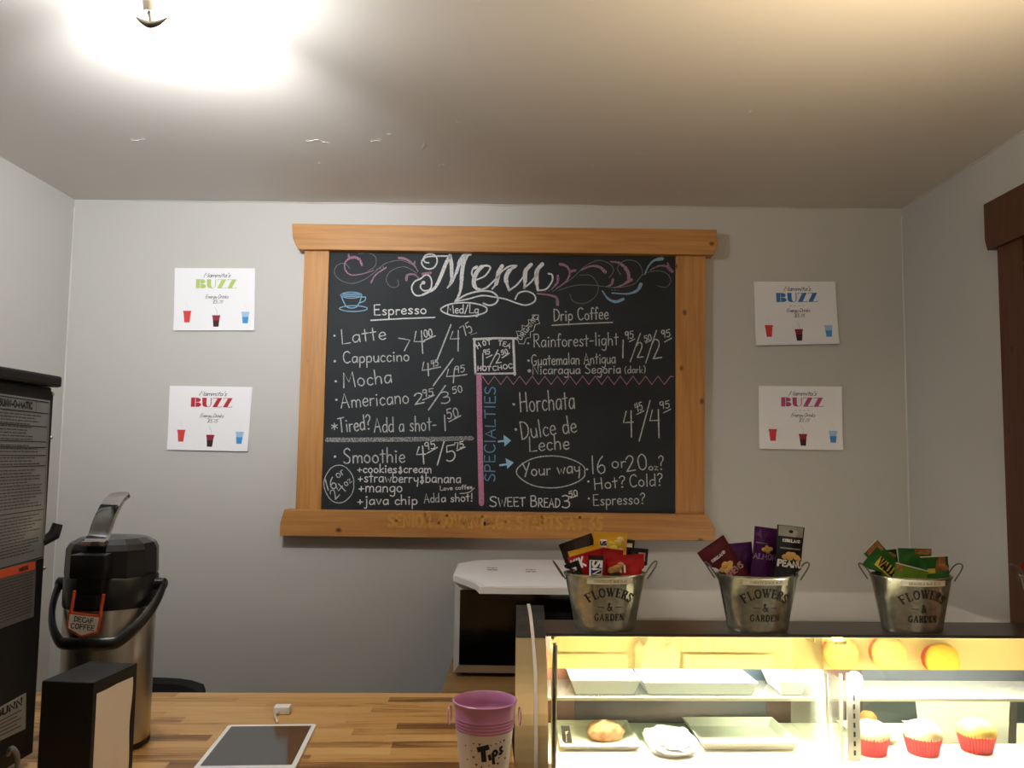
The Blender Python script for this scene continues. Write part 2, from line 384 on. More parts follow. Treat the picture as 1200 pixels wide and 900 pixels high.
def write(bm, text, p0, p1, cap, lw, mp, gap=1.1, slant=0, jit=0, smallcaps=False, down=True):
    """text along p0->p1 in a 2-D space; 'down' = v axis points down (pixels)"""
    p0 = Vector(p0); p1 = Vector(p1); d = p1-p0; L = text_len(text, gap); sx = d.length/L; t = d.normalized()
    n = Vector((t.y, -t.x)) if down else Vector((-t.y, t.x)); sy = cap/10; x = 0
    for ch in text:
        wdt, sts = glyph(ch)
        jx, jy, js = random.uniform(-jit, jit), random.uniform(-jit, jit), 1+random.uniform(-jit, jit)*.12
        for pts, k in sts:
            q = [p0 + t*((x+a+jx*.3+slant*b)*sx) + n*((b*js+jy*.5)*sy) for a, b in pts]
            if k == 'D': ribbon(bm, [q[0]-t*lw*.25, q[0]+t*lw*.25], lw*1.35, mp)
            else: ribbon(bm, q, lw, mp, closed=(k == 'O'))
        x += wdt+gap
    return bm
# Bodoni-like serif capitals: (width, [(stroke, weight)])
def _c(*p): return smooth_pts(list(p), 5)
SERIF = {
'F': (7, [([(1.8, 0), (1.8, 10)], 1.7), ([(.1, 9.7), (6.6, 9.7)], .7), ([(1.8, 5.2), (4.8, 5.2)], .7), ([(.2, .3), (3.5, .3)], .7), ([(6.3, 10), (6.1, 7.8)], .7), ([(4.7, 6.2), (4.7, 4.2)], .7)]),
'L': (7, [([(1.8, 0), (1.8, 10)], 1.7), ([(.2, 9.7), (3.5, 9.7)], .7), ([(.2, .3), (6.6, .3)], .7), ([(6.2, 0), (6.5, 2.6)], .8)]),
'O': (8.2, [(_c((3.6, 9.8), (1.5, 7.8), (1.1, 5), (1.5, 2.2), (3.6, .2)), 1.5), (_c((4.4, 9.8), (6.6, 7.8), (7, 5), (6.6, 2.2), (4.4, .2)), 1.5), ([(3.2, 9.8), (4.8, 9.8)], .6), ([(3.2, .2), (4.8, .2)], .6)]),
'W': (11, [([(1.4, 10), (3.6, .3)], 1.7), ([(3.6, .3), (5.6, 9)], .7), ([(5.2, 10), (7.4, .3)], 1.7), ([(7.4, .3), (9.8, 10)], .7), ([(.2, 9.7), (2.8, 9.7)], .6), ([(4.2, 9.7), (6.6, 9.7)], .6), ([(8.8, 9.7), (10.8, 9.7)], .6)]),
'E': (7, [([(1.8, 0), (1.8, 10)], 1.7), ([(.1, 9.7), (6.2, 9.7)], .7), ([(1.8, 5.2), (4.8, 5.2)], .7), ([(.2, .3), (6.4, .3)], .7), ([(6, 10), (5.9, 7.8)], .7), ([(6, 0), (6.3, 2.5)], .7), ([(4.7, 6.2), (4.7, 4.2)], .7)]),
'R': (8, [([(1.8, 0), (1.8, 10)], 1.7), ([(.2, 9.7), (4, 9.7)], .7), ([(.2, .3), (3.5, .3)], .7), (_c((3.6, 9.7), (5.6, 9), (6, 7.4), (5.4, 5.8), (3.6, 5.1)), 1.3), ([(1.8, 5.1), (4, 5.1)], .7), (_c((3.6, 5), (5.2, 3.4), (6, .8), (7.6, .3)), 1.4)]),
'S': (6.4, [(_c((5.2, 8.2), (3.4, 9.7), (1.4, 8.6), (1.4, 6.6), (3.2, 5.2), (5.2, 3.6), (5, 1.2), (3, .3), (1, 1.6)), 1.2), ([(5.4, 9.8), (5.4, 7.4)], .6), ([(.8, .2), (.8, 2.8)], .6)]),
'&': (8, [(_c((4.4, 8), (3.2, 9.7), (2, 8.2), (3, 5.8), (5.6, 2), (7.4, .4)), 1.3), (_c((3.2, 5.4), (1, 3.6), (1.2, 1.2), (3, .3), (5, 1.6), (6.4, 4.8)), 1.0), ([(5.4, 5), (7.4, 5)], .6)]),
'G': (8, [(_c((6.2, 8.4), (4.2, 9.7), (1.8, 8.2), (1.1, 5), (1.8, 1.8), (4, .3), (6.2, 1)), 1.3), ([(6.2, 4.2), (6.2, .6)], 1.3), ([(4.8, 4.3), (7.4, 4.3)], .6), ([(6.4, 9.8), (6.4, 7.2)], .6)]),
'A': (8.4, [([(1, .3), (3.8, 9.8)], .7), ([(3.8, 10), (6.8, .3)], 1.7), ([(2, 3.4), (5.6, 3.4)], .6), ([(.1, .3), (2.2, .3)], .6), ([(5.4, .3), (8.2, .3)], .6)]),
'D': (8.2, [([(1.8, 0), (1.8, 10)], 1.7), ([(.2, 9.7), (4, 9.7)], .7), ([(.2, .3), (4, .3)], .7), (_c((3.6, 9.7), (6.2, 8.4), (7, 5), (6.2, 1.6), (3.6, .3)), 1.5)]),
'N': (9, [([(1.8, .3), (1.8, 9.7)], .7), ([(1.6, 10), (7, 0)], 1.7), ([(7.2, 0), (7.2, 9.7)], .7), ([(.3, 9.7), (2.4, 9.7)], .6), ([(.4, .3), (3.2, .3)], .6), ([(5.9, 9.7), (8.6, 9.7)], .6)]),
}

# ------------------------------------------------------------------ the room
XL, XR, YB, YF, ZC = -1.5499, 1.3196, 2.9, -2.4, EYE+.868
def struct(name, bm, m, smooth=False):
    return tag(obj(name, bm, m, smooth=smooth), kind='structure')
struct('floor', box(NB(), XL-.1, XR+.1, YF-.1, YB+.1, -.08, 0), mat('floor_tiles', '9a8a74', .5, noise=.5, nscale=6))
def ceiling_mesh():
    bm = NB(); nx, ny = 60, 60
    V = [[None]*(ny+1) for _ in range(nx+1)]
    for i in range(nx+1):
        for j in range(ny+1):
            V[i][j] = bm.verts.new((XL-.1+(XR-XL+.2)*i/nx, YF-.1+(YB-YF+.2)*j/ny, ZC))
    for i in range(nx):
        for j in range(ny): bm.faces.new((V[i][j], V[i][j+1], V[i+1][j+1], V[i+1][j]))
    r = bmesh.ops.extrude_face_region(bm, geom=bm.faces[:])
    for v in r['geom']:
        if isinstance(v, bmesh.types.BMVert): v.co.z += .08
    return bm
struct('ceiling', ceiling_mesh(), M_CEIL)
struct('wall_back', box(NB(), XL-.1, XR+.1, YB, YB+.1, 0, ZC), M_WALL)
struct('wall_left', box(NB(), XL-.1, XL, YF, YB, 0, ZC), M_WALL)
struct('wall_right', box(NB(), XR, XR+.1, YF, YB, 0, ZC), M_WALL)
struct('wall_front', box(NB(), XL-.1, XR+.1, YF-.1, YF, 0, ZC), mat('shop_front_wall', 'c4baa8', .7))
def flakes():
    """cracked and peeling paint: thin curled chips of paint along the ceiling near the back wall"""
    bm = NB(); rnd = random.Random(3)
    spots = [(160, 163, 22), (365, 163, 18), (380, 165, 14), (440, 164, 16), (456, 156, 10), (536, 142, 8), (516, 120, 4), (495, 170, 10), (517, 193, 9), (332, 232, 6), (374, 190, 5), (635, 194, 6),
             (694, 193, 5), (708, 222, 6), (790, 185, 8), (750, 180, 12), (640, 227, 5), (795, 225, 5), (971, 230, 6), (1100, 196, 6), (1130, 180, 8), (880, 130, 6)]
    for px, py, L in spots:
        L *= .55; a = rnd.uniform(-.35, .35) if rnd.random() < .75 else rnd.uniform(-1.2, 1.2)
        pts = [(px+math.cos(a)*L*(k/4-.5)*1.4, py-math.sin(a)*L*(k/4-.5)*1.4+rnd.uniform(-.8, .8)) for k in range(5)]
        for up in range(2):
            vs1 = []; vs2 = []
            for k, (x, y) in enumerate(pts):
                p = atz(x, y, ZC-EYE); wv = .0028*(1-abs(k/2-1)*.8)*rnd.uniform(.6, 1.2)
                vs1.append(bm.verts.new((p.x, p.y+up*.004, ZC+.001))); vs2.append(bm.verts.new((p.x+.002, p.y+(wv+.004)*(1 if up else -1), ZC-.0013*rnd.uniform(.4, 1.3))))
            for k in range(4): bm.faces.new((vs1[k], vs1[k+1], vs2[k+1], vs2[k]))
    return bm
struct('trim_1', flakes(), M_CEIL)
# paint-roller bead where the ceiling meets the walls
bm = NB(); tube(bm, [(XL+.2+i*.13, YB-.001, ZC-.002+.002*math.sin(i*2.3)) for i in range(20)], [.002+.0015*math.sin(i*1.7)**2 for i in range(20)], 6)
struct('trim_2', bm, M_WALL, True)
bm = NB(); tube(bm, [(XR-.001, 2.86-i*.12, ZC-.002+.002*math.sin(i*2.9)) for i in range(12)], [.002+.002*math.sin(i*1.3)**2 for i in range(12)], 6)
struct('trim_3', bm, M_WALL, True)

M_CAULK = mat('caulk_line', 'd2d0cb', .6)
for i_, (x_, sx_) in enumerate(((XL, 1), (XR, -1))):
    bm = NB(); tube(bm, [(x_+sx_*.001, YB-.001, .9+.12*k) for k in range(13)], [.0028+.0012*math.sin(k*2.1) for k in range(13)], 6); struct('trim_%d' % (4+i_), bm, M_CAULK, True)
# door with dark wood casing in the right wall
door = tag(bpy.data.objects.new('door_1', None), kind='structure'); C.objects.link(door); door.location = (XR, 2.2, 0)
T = .022
ya = atx(1178, 290, XR).y; yb = atx(1187, 720, XR).y; ztop = atx(1167, 240, XR).z; yh = atx(1167, 240, XR).y; zlow = atx(1178, 291, XR).z
def yz_prism(pts, x0, x1): return prism(NB(), [(x0, y, z) for y, z in pts], (x1-x0, 0, 0))
obj('casing_upright', yz_prism([(ya, 0), (ya, zlow), (ya-.115, zlow), (ya-.115, 0)], XR-T, XR-.0005), M_DARKWOOD, door, world=True)
obj('casing_upright', yz_prism([(1.30, 0), (1.30, zlow), (1.185, zlow), (1.185, 0)], XR-T, XR-.0005), M_DARKWOOD, door, world=True)
obj('casing_head', yz_prism([(yh-.012, zlow), (yh, zlow+.03), (yh, ztop), (1.14, ztop), (1.14, zlow+.03), (1.152, zlow)], XR-T-.012, XR-.0005), M_DARKWOOD, door, world=True)
db = NB(); box(db, XR-.012, XR-.0005, 1.302, ya-.117, 0, zlow-.002)
for z0, z1 in ((.15, .95), (1.1, zlow-.15)):
    for y0, y1 in ((1.38, 1.68), (1.80, 2.10)): box(db, XR-.018, XR-.011, y0, y1, z0, z1, .004)
obj('door_leaf', db, M_DARKWOOD, door, world=True)
kb = NB(); lathe(kb, [(.012, 0), (.012, .03), (.026, .036), (.03, .05), (.02, .062), (.002, .065)], 20, mtx=Matrix.Translation((XR-.012, 1.36, 1.0)) @ Matrix.Rotation(-PI/2, 4, 'Y'))
obj('door_knob', kb, M_CHROME, door, True, world=True)

# ------------------------------------------------------------------ ceiling lamp with a yoke
FX = at(178, 20, 1.46)
lampo = thing('ceiling_lamp', 'bright ceiling lamp with a crescent-shaped metal yoke under its globe', 'lamp', (FX.x, FX.y, ZC))
M_BRONZE = mat('aged_nickel', '8f8474', .35, 1)
M_BULB = mat('lit_globe', 'fffaf0', .5, emit=14)
def F_(dx, dy, dz): return (FX.x+dx, FX.y+dy, ZC+dz)
obj('canopy', lathe(NB(), [(.001, -.022), (.03, -.02), (.045, -.012), (.05, -.0005)], 32, mtx=Matrix.Translation(F_(-.012, .0, 0))), M_BRONZE, lampo, True, world=True)
yk = NB(); n = 17; pts = []; rad = []
for i in range(n):
    a = (i/(n-1)-.5)*2; pts.append((FX.x+a*.028, FX.y, EYE + (at(178, 29, 1.46).z-EYE) + .0135*abs(a)**1.7)); rad.append(.0017+.0055*(1-abs(a)**1.5))
tube(yk, pts, rad, 10, flat=.8)
obj('yoke', yk, M_BRONZE, lampo, True, world=True)
st = NB(); zy = at(178, 29, 1.46).z
tube(st, [(FX.x-.0015, FX.y, zy), (FX.x-.003, FX.y, zy+.014), (FX.x-.006, FX.y, zy+.024)], [.0035, .003, .004], 12)
tube(st, [(FX.x-.006, FX.y, zy+.022), (FX.x-.008, FX.y+.002, zy+.04), (FX.x-.011, FX.y+.004, ZC-.018)], [.009, .011, .010], 14)
obj('stem', st, M_BRONZE, lampo, True, world=True)
gb = NB(); bmesh.ops.create_uvsphere(gb, u_segments=24, v_segments=14, radius=.026); gb.transform(Matrix.Translation((FX.x+.004, FX.y+.048, zy+.046)))
obj('globe', gb, M_BULB, lampo, True, world=True)
bm = NB(); tube(bm, [(FX.x-.008, FX.y+.006, zy+.045), (FX.x, FX.y+.03, zy+.046)], .007, 10); obj('socket', bm, M_BRONZE, lampo, True, world=True)
# the two lamps behind the camera: a bowl uplight on a stand and a dome added on the ceiling for fill
d = thing('fill_dome_lamp', 'white glass dome lamp added unseen on the ceiling at the back of the shop for fill light', 'lamp', (.75, -1.2, ZC), 0)
obj('canopy', lathe(NB(), [(.09, -.02), (.1, -.0005)], 32), M_BRONZE, d, True)
obj('lamp_shade', lathe(NB(), [(.002, -.1), (.05, -.09), (.085, -.06), (.095, -.021)], 32, cap1=False), mat('dome_glass', 'fff0d8', .4, emit=2), d, True)
d = thing('added_downlight', 'small round ceiling lamp over the shop floor, unseen, added so the pails reflect a bright floor', 'lamp', (.7, -.1, ZC), 0)  # no known lamp: housing added round the floor beam
obj('ring', lathe(NB(), [(.055, -.0005), (.06, -.012), (.05, -.022), (.042, -.022), (.042, -.0005)], 32, cap0=False, cap1=False), M_BRONZE, d, True)
d = thing('floor_uplight', 'tall floor lamp with an upward bowl beside the right wall', 'lamp', (.74, .92, 0), 0)
obj('bowl', lathe(NB(), [(.012, EYE+.26), (.06, EYE+.28), (.11, EYE+.32), (.135, EYE+.38), (.131, EYE+.38), (.105, EYE+.325), (.055, EYE+.286), (.01, EYE+.27)], 36), M_BRONZE, d, True)
obj('pole', lathe(NB(), [(.011, .02), (.011, EYE+.261)], 16), M_BRONZE, d, True)
obj('base', lathe(NB(), [(.14, 0), (.14, .012), (.02, .022)], 36), M_BRONZE, d, True)

# ------------------------------------------------------------------ chalkboard menu
YBD = 2.874
board = thing('menu_board', 'black chalkboard menu in a chunky pine frame hanging on the back wall', 'chalkboard', at(585, 627, YB))
def px_prism(pts, y0, y1):
    pp = [at(x, y, y0) for x, y in pts]; return prism(NB(), pp, (0, y1-y0, 0))
def bev(bm, w=.002):
    bmesh.ops.bevel(bm, geom=bm.edges[:], offset=w, segments=2, affect='EDGES', profile=.6); return bm
obj('slate_panel', px_prism([(380, 288), (796, 292), (796, 606), (372, 602)], YBD, YB-.002), M_BOARD, board, world=True)
obj('side_rail', bev(px_prism([(357, 290), (386, 291), (376, 599), (346, 599)], YBD-.012, YB-.001)), M_PINEV, board, world=True)
obj('side_rail', bev(px_prism([(792, 296), (827, 297), (825.5, 605), (792, 603)], YBD-.012, YB-.001)), M_PINEV, board, world=True)
obj('top_rail', bev(px_prism([(342, 262), (840, 269), (841, 287), (837, 298.5), (349, 292), (343, 279)], YBD-.034, YB-.001)), M_PINE, board, world=True)
obj('bottom_rail', bev(px_prism([(333, 597), (829, 603), (838, 619), (838, 634), (327.5, 628), (328, 613)], YBD-.034, YB-.001)), M_PINE, board, world=True)
# faded stencil on the bottom rail, in slab capitals
bm = NB(); random.seed(1); YR = YBD-.0345
write(bm, 'SENIOR ADVANTAGE STARTS AT 65', (455, 617), (706, 620.5), 14, 3.5, lambda u, v: at(u, v, YR-.0004), gap=1.6)
obj('faded_lettering', bm, mat('faded_yellow_paint', 'cd9642', .6, noise=.7, nscale=90, col2='b9823c'), board, world=True)
bm = NB(); box(bm, -.004, .004, -.001, .006, -.006, .006); bm.transform(Matrix.Translation(at(568, 613.5, YR))); obj('nail_slot', bm, M_BLKM, board, world=True)

CHY = YBD-.0006
def B(u, v): return at(u, v, CHY)
def z1(u, v): return (330+u/4.444, 250+v/4.444)
def z2(u, v): return (580+u/4.444, 250+v/4.444)
def z3(u, v): return (330+u/4.285, 430+v/4.285)
def z4(u, v): return (550+u/4, 430+v/4)
def z5(u, v): return (470+u/6.316, 285+v/6.316)
def z6(u, v): return (540+u/10, 370+v/10)
random.seed(11)
def chalk(items, m, name='chalk_writing', each=None):
    """one mesh per phrase or drawn figure; loose strokes (digits, underlines) join the phrase before them"""
    if each is None: each = name == 'chalk_writing'
    bms = []; dot = False
    for it in items:
        pp = [it[1](*p) for p in ([it[3], it[4]] if it[0] == 't' else [it[2]] if it[0] in 'od' else it[2])]
        far = not bms or min(max(bb[0]-x, x-bb[2], bb[1]-y, y-bb[3]) for x, y in pp) > 7
        if not bms or (each and (name != 'chalk_writing' or it[0] in 'to' or far)):
            if not (bms and it[0] == 't' and dot): bms.append(NB()); bb = [1e9, 1e9, -1e9, -1e9]
        dot = it[0] == 'd'
        for x, y in pp: bb = [min(bb[0], x), min(bb[1], y-12), max(bb[2], x), max(bb[3], y)]
        bm = bms[-1]
        if it[0] == 't':                                       # text
            _, z, s, p0, p1, cap, lw = it[:7]; kw = it[7] if len(it) > 7 else {}
            write(bm, s, z(*p0), z(*p1), cap, lw, B, jit=.35, **kw)
        elif it[0] == 'l':                                     # straight stroke
            _, z, pts, lw = it; ribbon(bm, [z(*p) for p in pts], lw, B)
        elif it[0] == 'c':                                     # curved stroke
            _, z, pts, lw = it; ribbon(bm, smooth_pts([z(*p) for p in pts], 8), lw, B)
        elif it[0] == 'o':                                     # oval
            _, z, c, rx, ry, lw = it
            cx, cy = z(*c); k = z(1, 0)[0]-z(0, 0)[0]
            ribbon(bm, [(cx+rx*k*math.cos(a*PI/20)*(1+.03*math.sin(a*.7)), cy+ry*k*math.sin(a*PI/20)) for a in range(40)], lw, B, closed=True)
        elif it[0] == 'd':
            _, z, p, r = it; p = z(*p); ribbon(bm, [(p[0]-.2, p[1]), (p[0]+.2, p[1])], r*2, B)
        elif it[0] == 'p':
            _, z, pts = it; poly2(bm, [z(*p) for p in pts], B)
    for bm in bms: obj(name, bm, m, board, world=True)
W, T1 = 1.5, 1.15
# title
chalk([
 ('c', z5, [(205, 145), (178, 140), (166, 115), (185, 88), (230, 80), (262, 105), (265, 145), (240, 182), (195, 190), (160, 165), (155, 130), (190, 102), (260, 96), (345, 95)], 1.7),
 ('c', z5, [(165, 292), (148, 305), (145, 330), (172, 352), (215, 340), (227, 290), (212, 245), (180, 235), (145, 262), (100, 285), (78, 330), (98, 378), (140, 388), (200, 362), (250, 330), (290, 255), (330, 155), (362, 92)], [1.7]*13+[2.6, 3.4, 4, 4.2, 4.2]),
 ('d', z5, (165, 292), 2.2),
 ('c', z5, [(360, 92), (372, 150), (374, 220), (372, 280), (343, 330)], [4.4, 4.4, 4.2, 3.4, 1.8]),
 ('c', z5, [(343, 330), (380, 285), (415, 200), (440, 130), (480, 85), (515, 85)], [2, 2.4, 3.6, 5, 5.5, 2.4]),
 ('c', z5, [(490, 88), (462, 150), (450, 230), (445, 310), (430, 380), (400, 430)], [4.2, 4.6, 4.6, 3.8, 2.8, 1.8]),
 ('c', z5, [(400, 432), (480, 382), (580, 355), (670, 360), (716, 402), (700, 445), (652, 460), (610, 445)], 2),
 ('c', z5, [(400, 432), (500, 412), (600, 388), (700, 400), (780, 416), (860, 445), (930, 458), (990, 428), (985, 382), (930, 356), (870, 370), (845, 415)], 1.7),
 ('c', z5, [(553, 272), (620, 242), (660, 185), (636, 166), (590, 180), (548, 240), (540, 305), (572, 342), (630, 330), (685, 280), (710, 250)], [1.8, 1.8, 2, 2.4, 4.6, 5, 5, 3.6, 2, 1.8, 1.8]),
 ('c', z5, [(560, 175), (530, 195), (526, 235), (556, 270)], [3.4, 2, 2, 2]),
 ('c', z5, [(748, 168), (722, 215), (708, 290), (675, 338)], [4.4, 5, 4.2, 2]),
 ('c', z5, [(700, 285), (740, 215), (800, 172), (855, 166)], 2),
 ('c', z5, [(850, 170), (800, 205), (776, 265), (800, 348)], [3, 5, 5, 3]),
 ('c', z5, [(800, 350), (860, 305), (915, 235)], 2),
 ('c', z5, [(962, 158), (922, 205), (918, 270), (912, 332)], [4.4, 5, 4.6, 2.6]),
 ('c', z5, [(908, 332), (965, 285), (1010, 220)], 2),
 ('c', z5, [(1045, 155), (1006, 205), (1003, 280), (1012, 348)], [4.6, 5.2, 5, 3]),
 ('c', z5, [(1010, 350), (1075, 338), (1117, 282), (1118, 235), (1090, 225)], 1.9),
], M_CH, 'chalk_title')
# scrollwork
chalk([
 ('c', z1, [(418, 270), (405, 240), (370, 228), (335, 250), (330, 290), (360, 320), (420, 315), (480, 297)], [2.6, 3, 2.6, 1.8, 1.6, 1.4, 1.2, 1]),
 ('c', z1, [(350, 215), (352, 235), (378, 230)], 2.2), ('c', z1, [(465, 362), (490, 320), (545, 282)], 1.7), ('c', z1, [(612, 232), (650, 240), (688, 268), (710, 302)], [3, 2.6, 2, 1.2]),
 ('c', z1, [(690, 268), (694, 250)], 1.6), ('c', z1, [(650, 347), (655, 322), (690, 318), (716, 340)], [3, 2.4, 2, 1.4]), ('c', z1, [(735, 316), (775, 310)], 3.2),
 ('c', z2, [(340, 265), (372, 275), (390, 310), (370, 355), (320, 392)], [3.4, 2.6, 2.4, 2, 1.4]), ('c', z2, [(418, 298), (390, 302)], 3), ('c', z2, [(328, 325), (325, 360), (295, 395)], [2.8, 2.4, 1.4]),
 ('c', z2, [(220, 418), (280, 425), (320, 440), (326, 475)], [1.8, 2.4, 2.8, 3.6]), ('c', z2, [(450, 295), (500, 275), (545, 280), (575, 306)], [1.6, 2.4, 3, 3.6]),
 ('c', z2, [(605, 252), (650, 260), (690, 300), (698, 345)], [2, 3.2, 4, 4]), ('c', z2, [(712, 345), (660, 375), (620, 387)], [3.4, 2, 1.3]), ('c', z2, [(615, 345), (605, 372), (580, 382)], [3, 2.4, 1.4]),
 ('c', z2, [(810, 295), (850, 275), (890, 275), (922, 302)], [1.2, 2, 2.6, 4]), ('c', z2, [(900, 260), (906, 290)], 2.4),
], M_CHP, 'chalk_scroll', True)
chalk([
 ('c', z1, [(400, 210), (450, 205), (490, 230), (486, 275), (450, 300)], .7), ('c', z1, [(355, 288), (330, 262), (290, 270), (275, 310), (310, 350), (370, 365), (430, 345), (480, 310), (540, 262), (620, 245), (690, 272)], .7),
 ('c', z1, [(605, 345), (606, 378), (570, 384), (545, 345), (570, 300), (640, 278), (705, 312)], .7),
 ('c', z2, [(300, 407), (400, 340), (470, 275), (540, 245), (600, 265), (617, 300), (595, 335)], .8), ('c', z2, [(330, 402), (420, 375), (520, 375), (620, 387), (720, 370), (770, 320), (830, 300), (890, 310), (916, 350), (890, 385), (845, 376)], .8),
 ('c', z2, [(390, 420), (410, 460), (470, 468), (525, 430), (537, 375), (500, 325), (440, 322)], .7), ('c', z2, [(655, 320), (638, 282), (680, 245), (742, 255), (768, 310), (740, 352)], .8),
 ('d', z1, (497, 292), .8), ('d', z1, (513, 286), .8), ('d', z1, (529, 280), .7), ('d', z2, (610, 399), .7), ('d', z2, (626, 400), .7), ('d', z2, (641, 400), .6), ('d', z2, (262, 407), .8), ('d', z2, (282, 404), .8),
], M_CHD, 'chalk_scroll', True)
chalk([
 ('c', z2, [(560, 405), (590, 445), (630, 460), (668, 447)], [1.6, 2.6, 3.2, 3.4]), ('c', z2, [(610, 415), (690, 419), (740, 402), (760, 370)], [1.6, 2.2, 3, 4]), ('c', z2, [(780, 318), (800, 275), (830, 245), (872, 236)], [1.4, 1.8, 2.4, 4]),
], M_CHB, 'chalk_scroll', True)
chalk([
 ('o', z1, (363, 426), 54, 16, 1), ('c', z1, [(311, 430), (325, 465), (345, 490), (385, 490), (405, 465), (417, 430)], 1.3), ('c', z1, [(417, 437), (436, 436), (432, 455), (408, 466)], 1.3), ('o', z1, (374, 496), 71, 15, 1.2),
 ('l', z1, [(320, 420), (408, 418)], 1.1), ('l', z1, [(318, 427), (410, 426)], 1.1), ('l', z1, [(325, 434), (404, 434)], 1),
], M_CHB, 'chalk_coffee_cup')
# left column
chalk([
 ('t', z1, 'Espresso', (480, 530), (755, 522), 11.5, 1.4), ('l', z1, [(465, 557), (630, 548), (798, 542)], 1.5),
 ('t', z1, 'Med/Lg', (862, 520), (1026, 520), 10, 1.2), ('o', z1, (950, 501), 118, 36, 1.7),
], M_CH)
chalk([
 ('d', z1, (275, 637), 1.2), ('t', z1, 'Latte', (312, 680), (545, 655), 16.5, 1.3), ('l', z1, [(610, 650), (668, 660), (640, 715)], 1.4),
 ('l', z1, [(700, 615), (690, 668), (745, 668)], 1.4), ('l', z1, [(728, 612), (735, 730)], 1.4), ('t', z1, '00', (742, 646), (788, 640), 8.5, 1.4), ('l', z1, [(742, 662), (800, 638)], 1.5),
 ('l', z1, [(882, 580), (808, 768)], 1.6), ('l', z1, [(892, 615), (877, 655), (925, 652)], 1.3), ('l', z1, [(920, 610), (919, 716)], 1.4), ('t', z1, '75', (950, 640), (1000, 612), 12, 1.3), ('l', z1, [(985, 632), (1018, 622)], .5),
], M_CHS)
chalk([
 ('d', z1, (277, 770), 1.4), ('t', z1, 'Cappuccino', (320, 780), (666, 768), 13.5, 1.3),
 ('l', z1, [(740, 775), (732, 818), (775, 812)], 1.4), ('l', z1, [(762, 780), (765, 845)], 1.4), ('t', z1, '45', (780, 798), (818, 792), 7, 1.2), ('l', z1, [(776, 810), (828, 800)], 1.3),
 ('l', z1, [(892, 758), (790, 897)], 1.6), ('l', z3, [(838, 12), (828, 48), (875, 45)], 1.4), ('l', z3, [(868, 8), (862, 80)], 1.4), ('t', z3, '95', (872, 30), (922, 24), 8, 1.2), ('l', z3, [(875, 46), (930, 38)], 1.3),
 ('d', z3, (272, 72), 1.3), ('t', z3, 'Mocha', (310, 106), (555, 78), 17, 1.3),
], M_CHS)
chalk([
 ('d', z3, (275, 165), 1.3), ('t', z3, 'Americano', (298, 206), (640, 182), 17, 1.3),
 ('t', z3, '2', (667, 188), (722, 178), 12, 1.4), ('t', z3, '95', (708, 150), (765, 145), 8.5, 1.2), ('l', z3, [(708, 166), (766, 142)], 1.3), ('l', z3, [(822, 94), (738, 216)], 1.5),
 ('t', z3, '3', (800, 188), (852, 178), 14, 1.3), ('t', z3, '50', (860, 135), (910, 125), 7.5, 1.2),
 ('t', z3, '*', (248, 325), (282, 325), 12, 1.3), ('t', z3, 'Tired?', (288, 330), (452, 312), 17, 1.4), ('t', z3, 'Add a shot-', (465, 328), (778, 318), 17, 1.3),
 ('l', z3, [(818, 242), (822, 320)], 1.5), ('t', z3, '50', (833, 262), (892, 250), 11, 1.3), ('l', z3, [(840, 276), (900, 244)], 1.4),
], M_CHS)
chalk([('l', z3, [(228, 366), (400, 366), (600, 364), (800, 362), (955, 358)], 5.2)], chalk_mat('smudged_chalk', 'a9abab', .45, 500), 'chalk_divider')
chalk([
 ('d', z3, (268, 450), 1.4), ('l', z3, [(690, 402), (678, 440), (722, 438)], 1.6), ('l', z3, [(708, 398), (714, 486)], 1.6), ('t', z3, '95', (722, 418), (776, 408), 9, 1.3), ('l', z3, [(730, 434), (782, 404)], 1.4),
 ('l', z3, [(816, 374), (782, 492)], 1.5), ('t', z3, '5', (826, 475), (882, 468), 18, 1.5), ('t', z3, '75', (872, 412), (918, 404), 7.5, 1.3), ('l', z3, [(880, 420), (922, 402)], 1.4),
 ('t', z3, '+cookies&cream', (380, 530), (752, 532), 10, 1.3), ('t', z3, '+strawberry&banana', (383, 578), (900, 582), 11.5, 1.25), ('t', z3, '+mango', (385, 628), (606, 628), 12.5, 1.3), ('t', z3, '+java chip', (380, 692), (682, 690), 11.5, 1.35),
 ('t', z3, 'a shot!', (802, 678), (960, 674), 9.5, 1.2), ('t', z3, 'Love coffee', (795, 620), (958, 612), 5, .9), ('c', z3, [(968, 608), (940, 630), (895, 636)], .9),
], M_CH)
chalk([
 ('t', z3, 'Smoothie', (310, 484), (620, 478), 17, 1.5), ('t', z3, 'Add', (716, 682), (792, 678), 10, 1.1), ('o', z3, (288, 588), 74, 95, 1.0),
 ('t', z3, '16', (228, 622), (282, 606), 13, 1.4), ('t', z3, 'or', (282, 560), (318, 535), 10, 1.1), ('t', z3, '24', (268, 668), (325, 612), 11, 1.3), ('t', z3, 'oz', (322, 600), (354, 575), 9, 1.1),
], M_CHS)
# specialities
chalk([('l', z4, [(45, 42), (48, 240), (52, 440), (57, 640)], 6.2)], M_CHPS, 'chalk_divider')
zz = [(62, 45)] + [(62+29.5*(i+.9), 82 if i % 2 == 0 else 43) for i in range(30)] + [(955, 46)]
chalk([('l', z4, zz, 1.3)], chalk_mat('dusky_pink_chalk', 'b98098', .7), 'chalk_zigzag')
chalk([('t', z4, 'SPECIALTIES', (120, 538), (122, 92), 12, 1.35)], chalk_mat('dim_blue_chalk', '6f9dbd', .7))
M_PB = chalk_mat('pale_blue_chalk', '9ccbe6', .92)
chalk([('l', z4, [(137, 350), (168, 346)], 2.2), ('p', z4, [(160, 318), (196, 345), (165, 373)])], M_PB, 'chalk_arrow')
chalk([('l', z4, [(144, 461), (178, 456)], 2.2), ('p', z4, [(170, 428), (208, 448), (178, 478)])], M_PB, 'chalk_arrow')
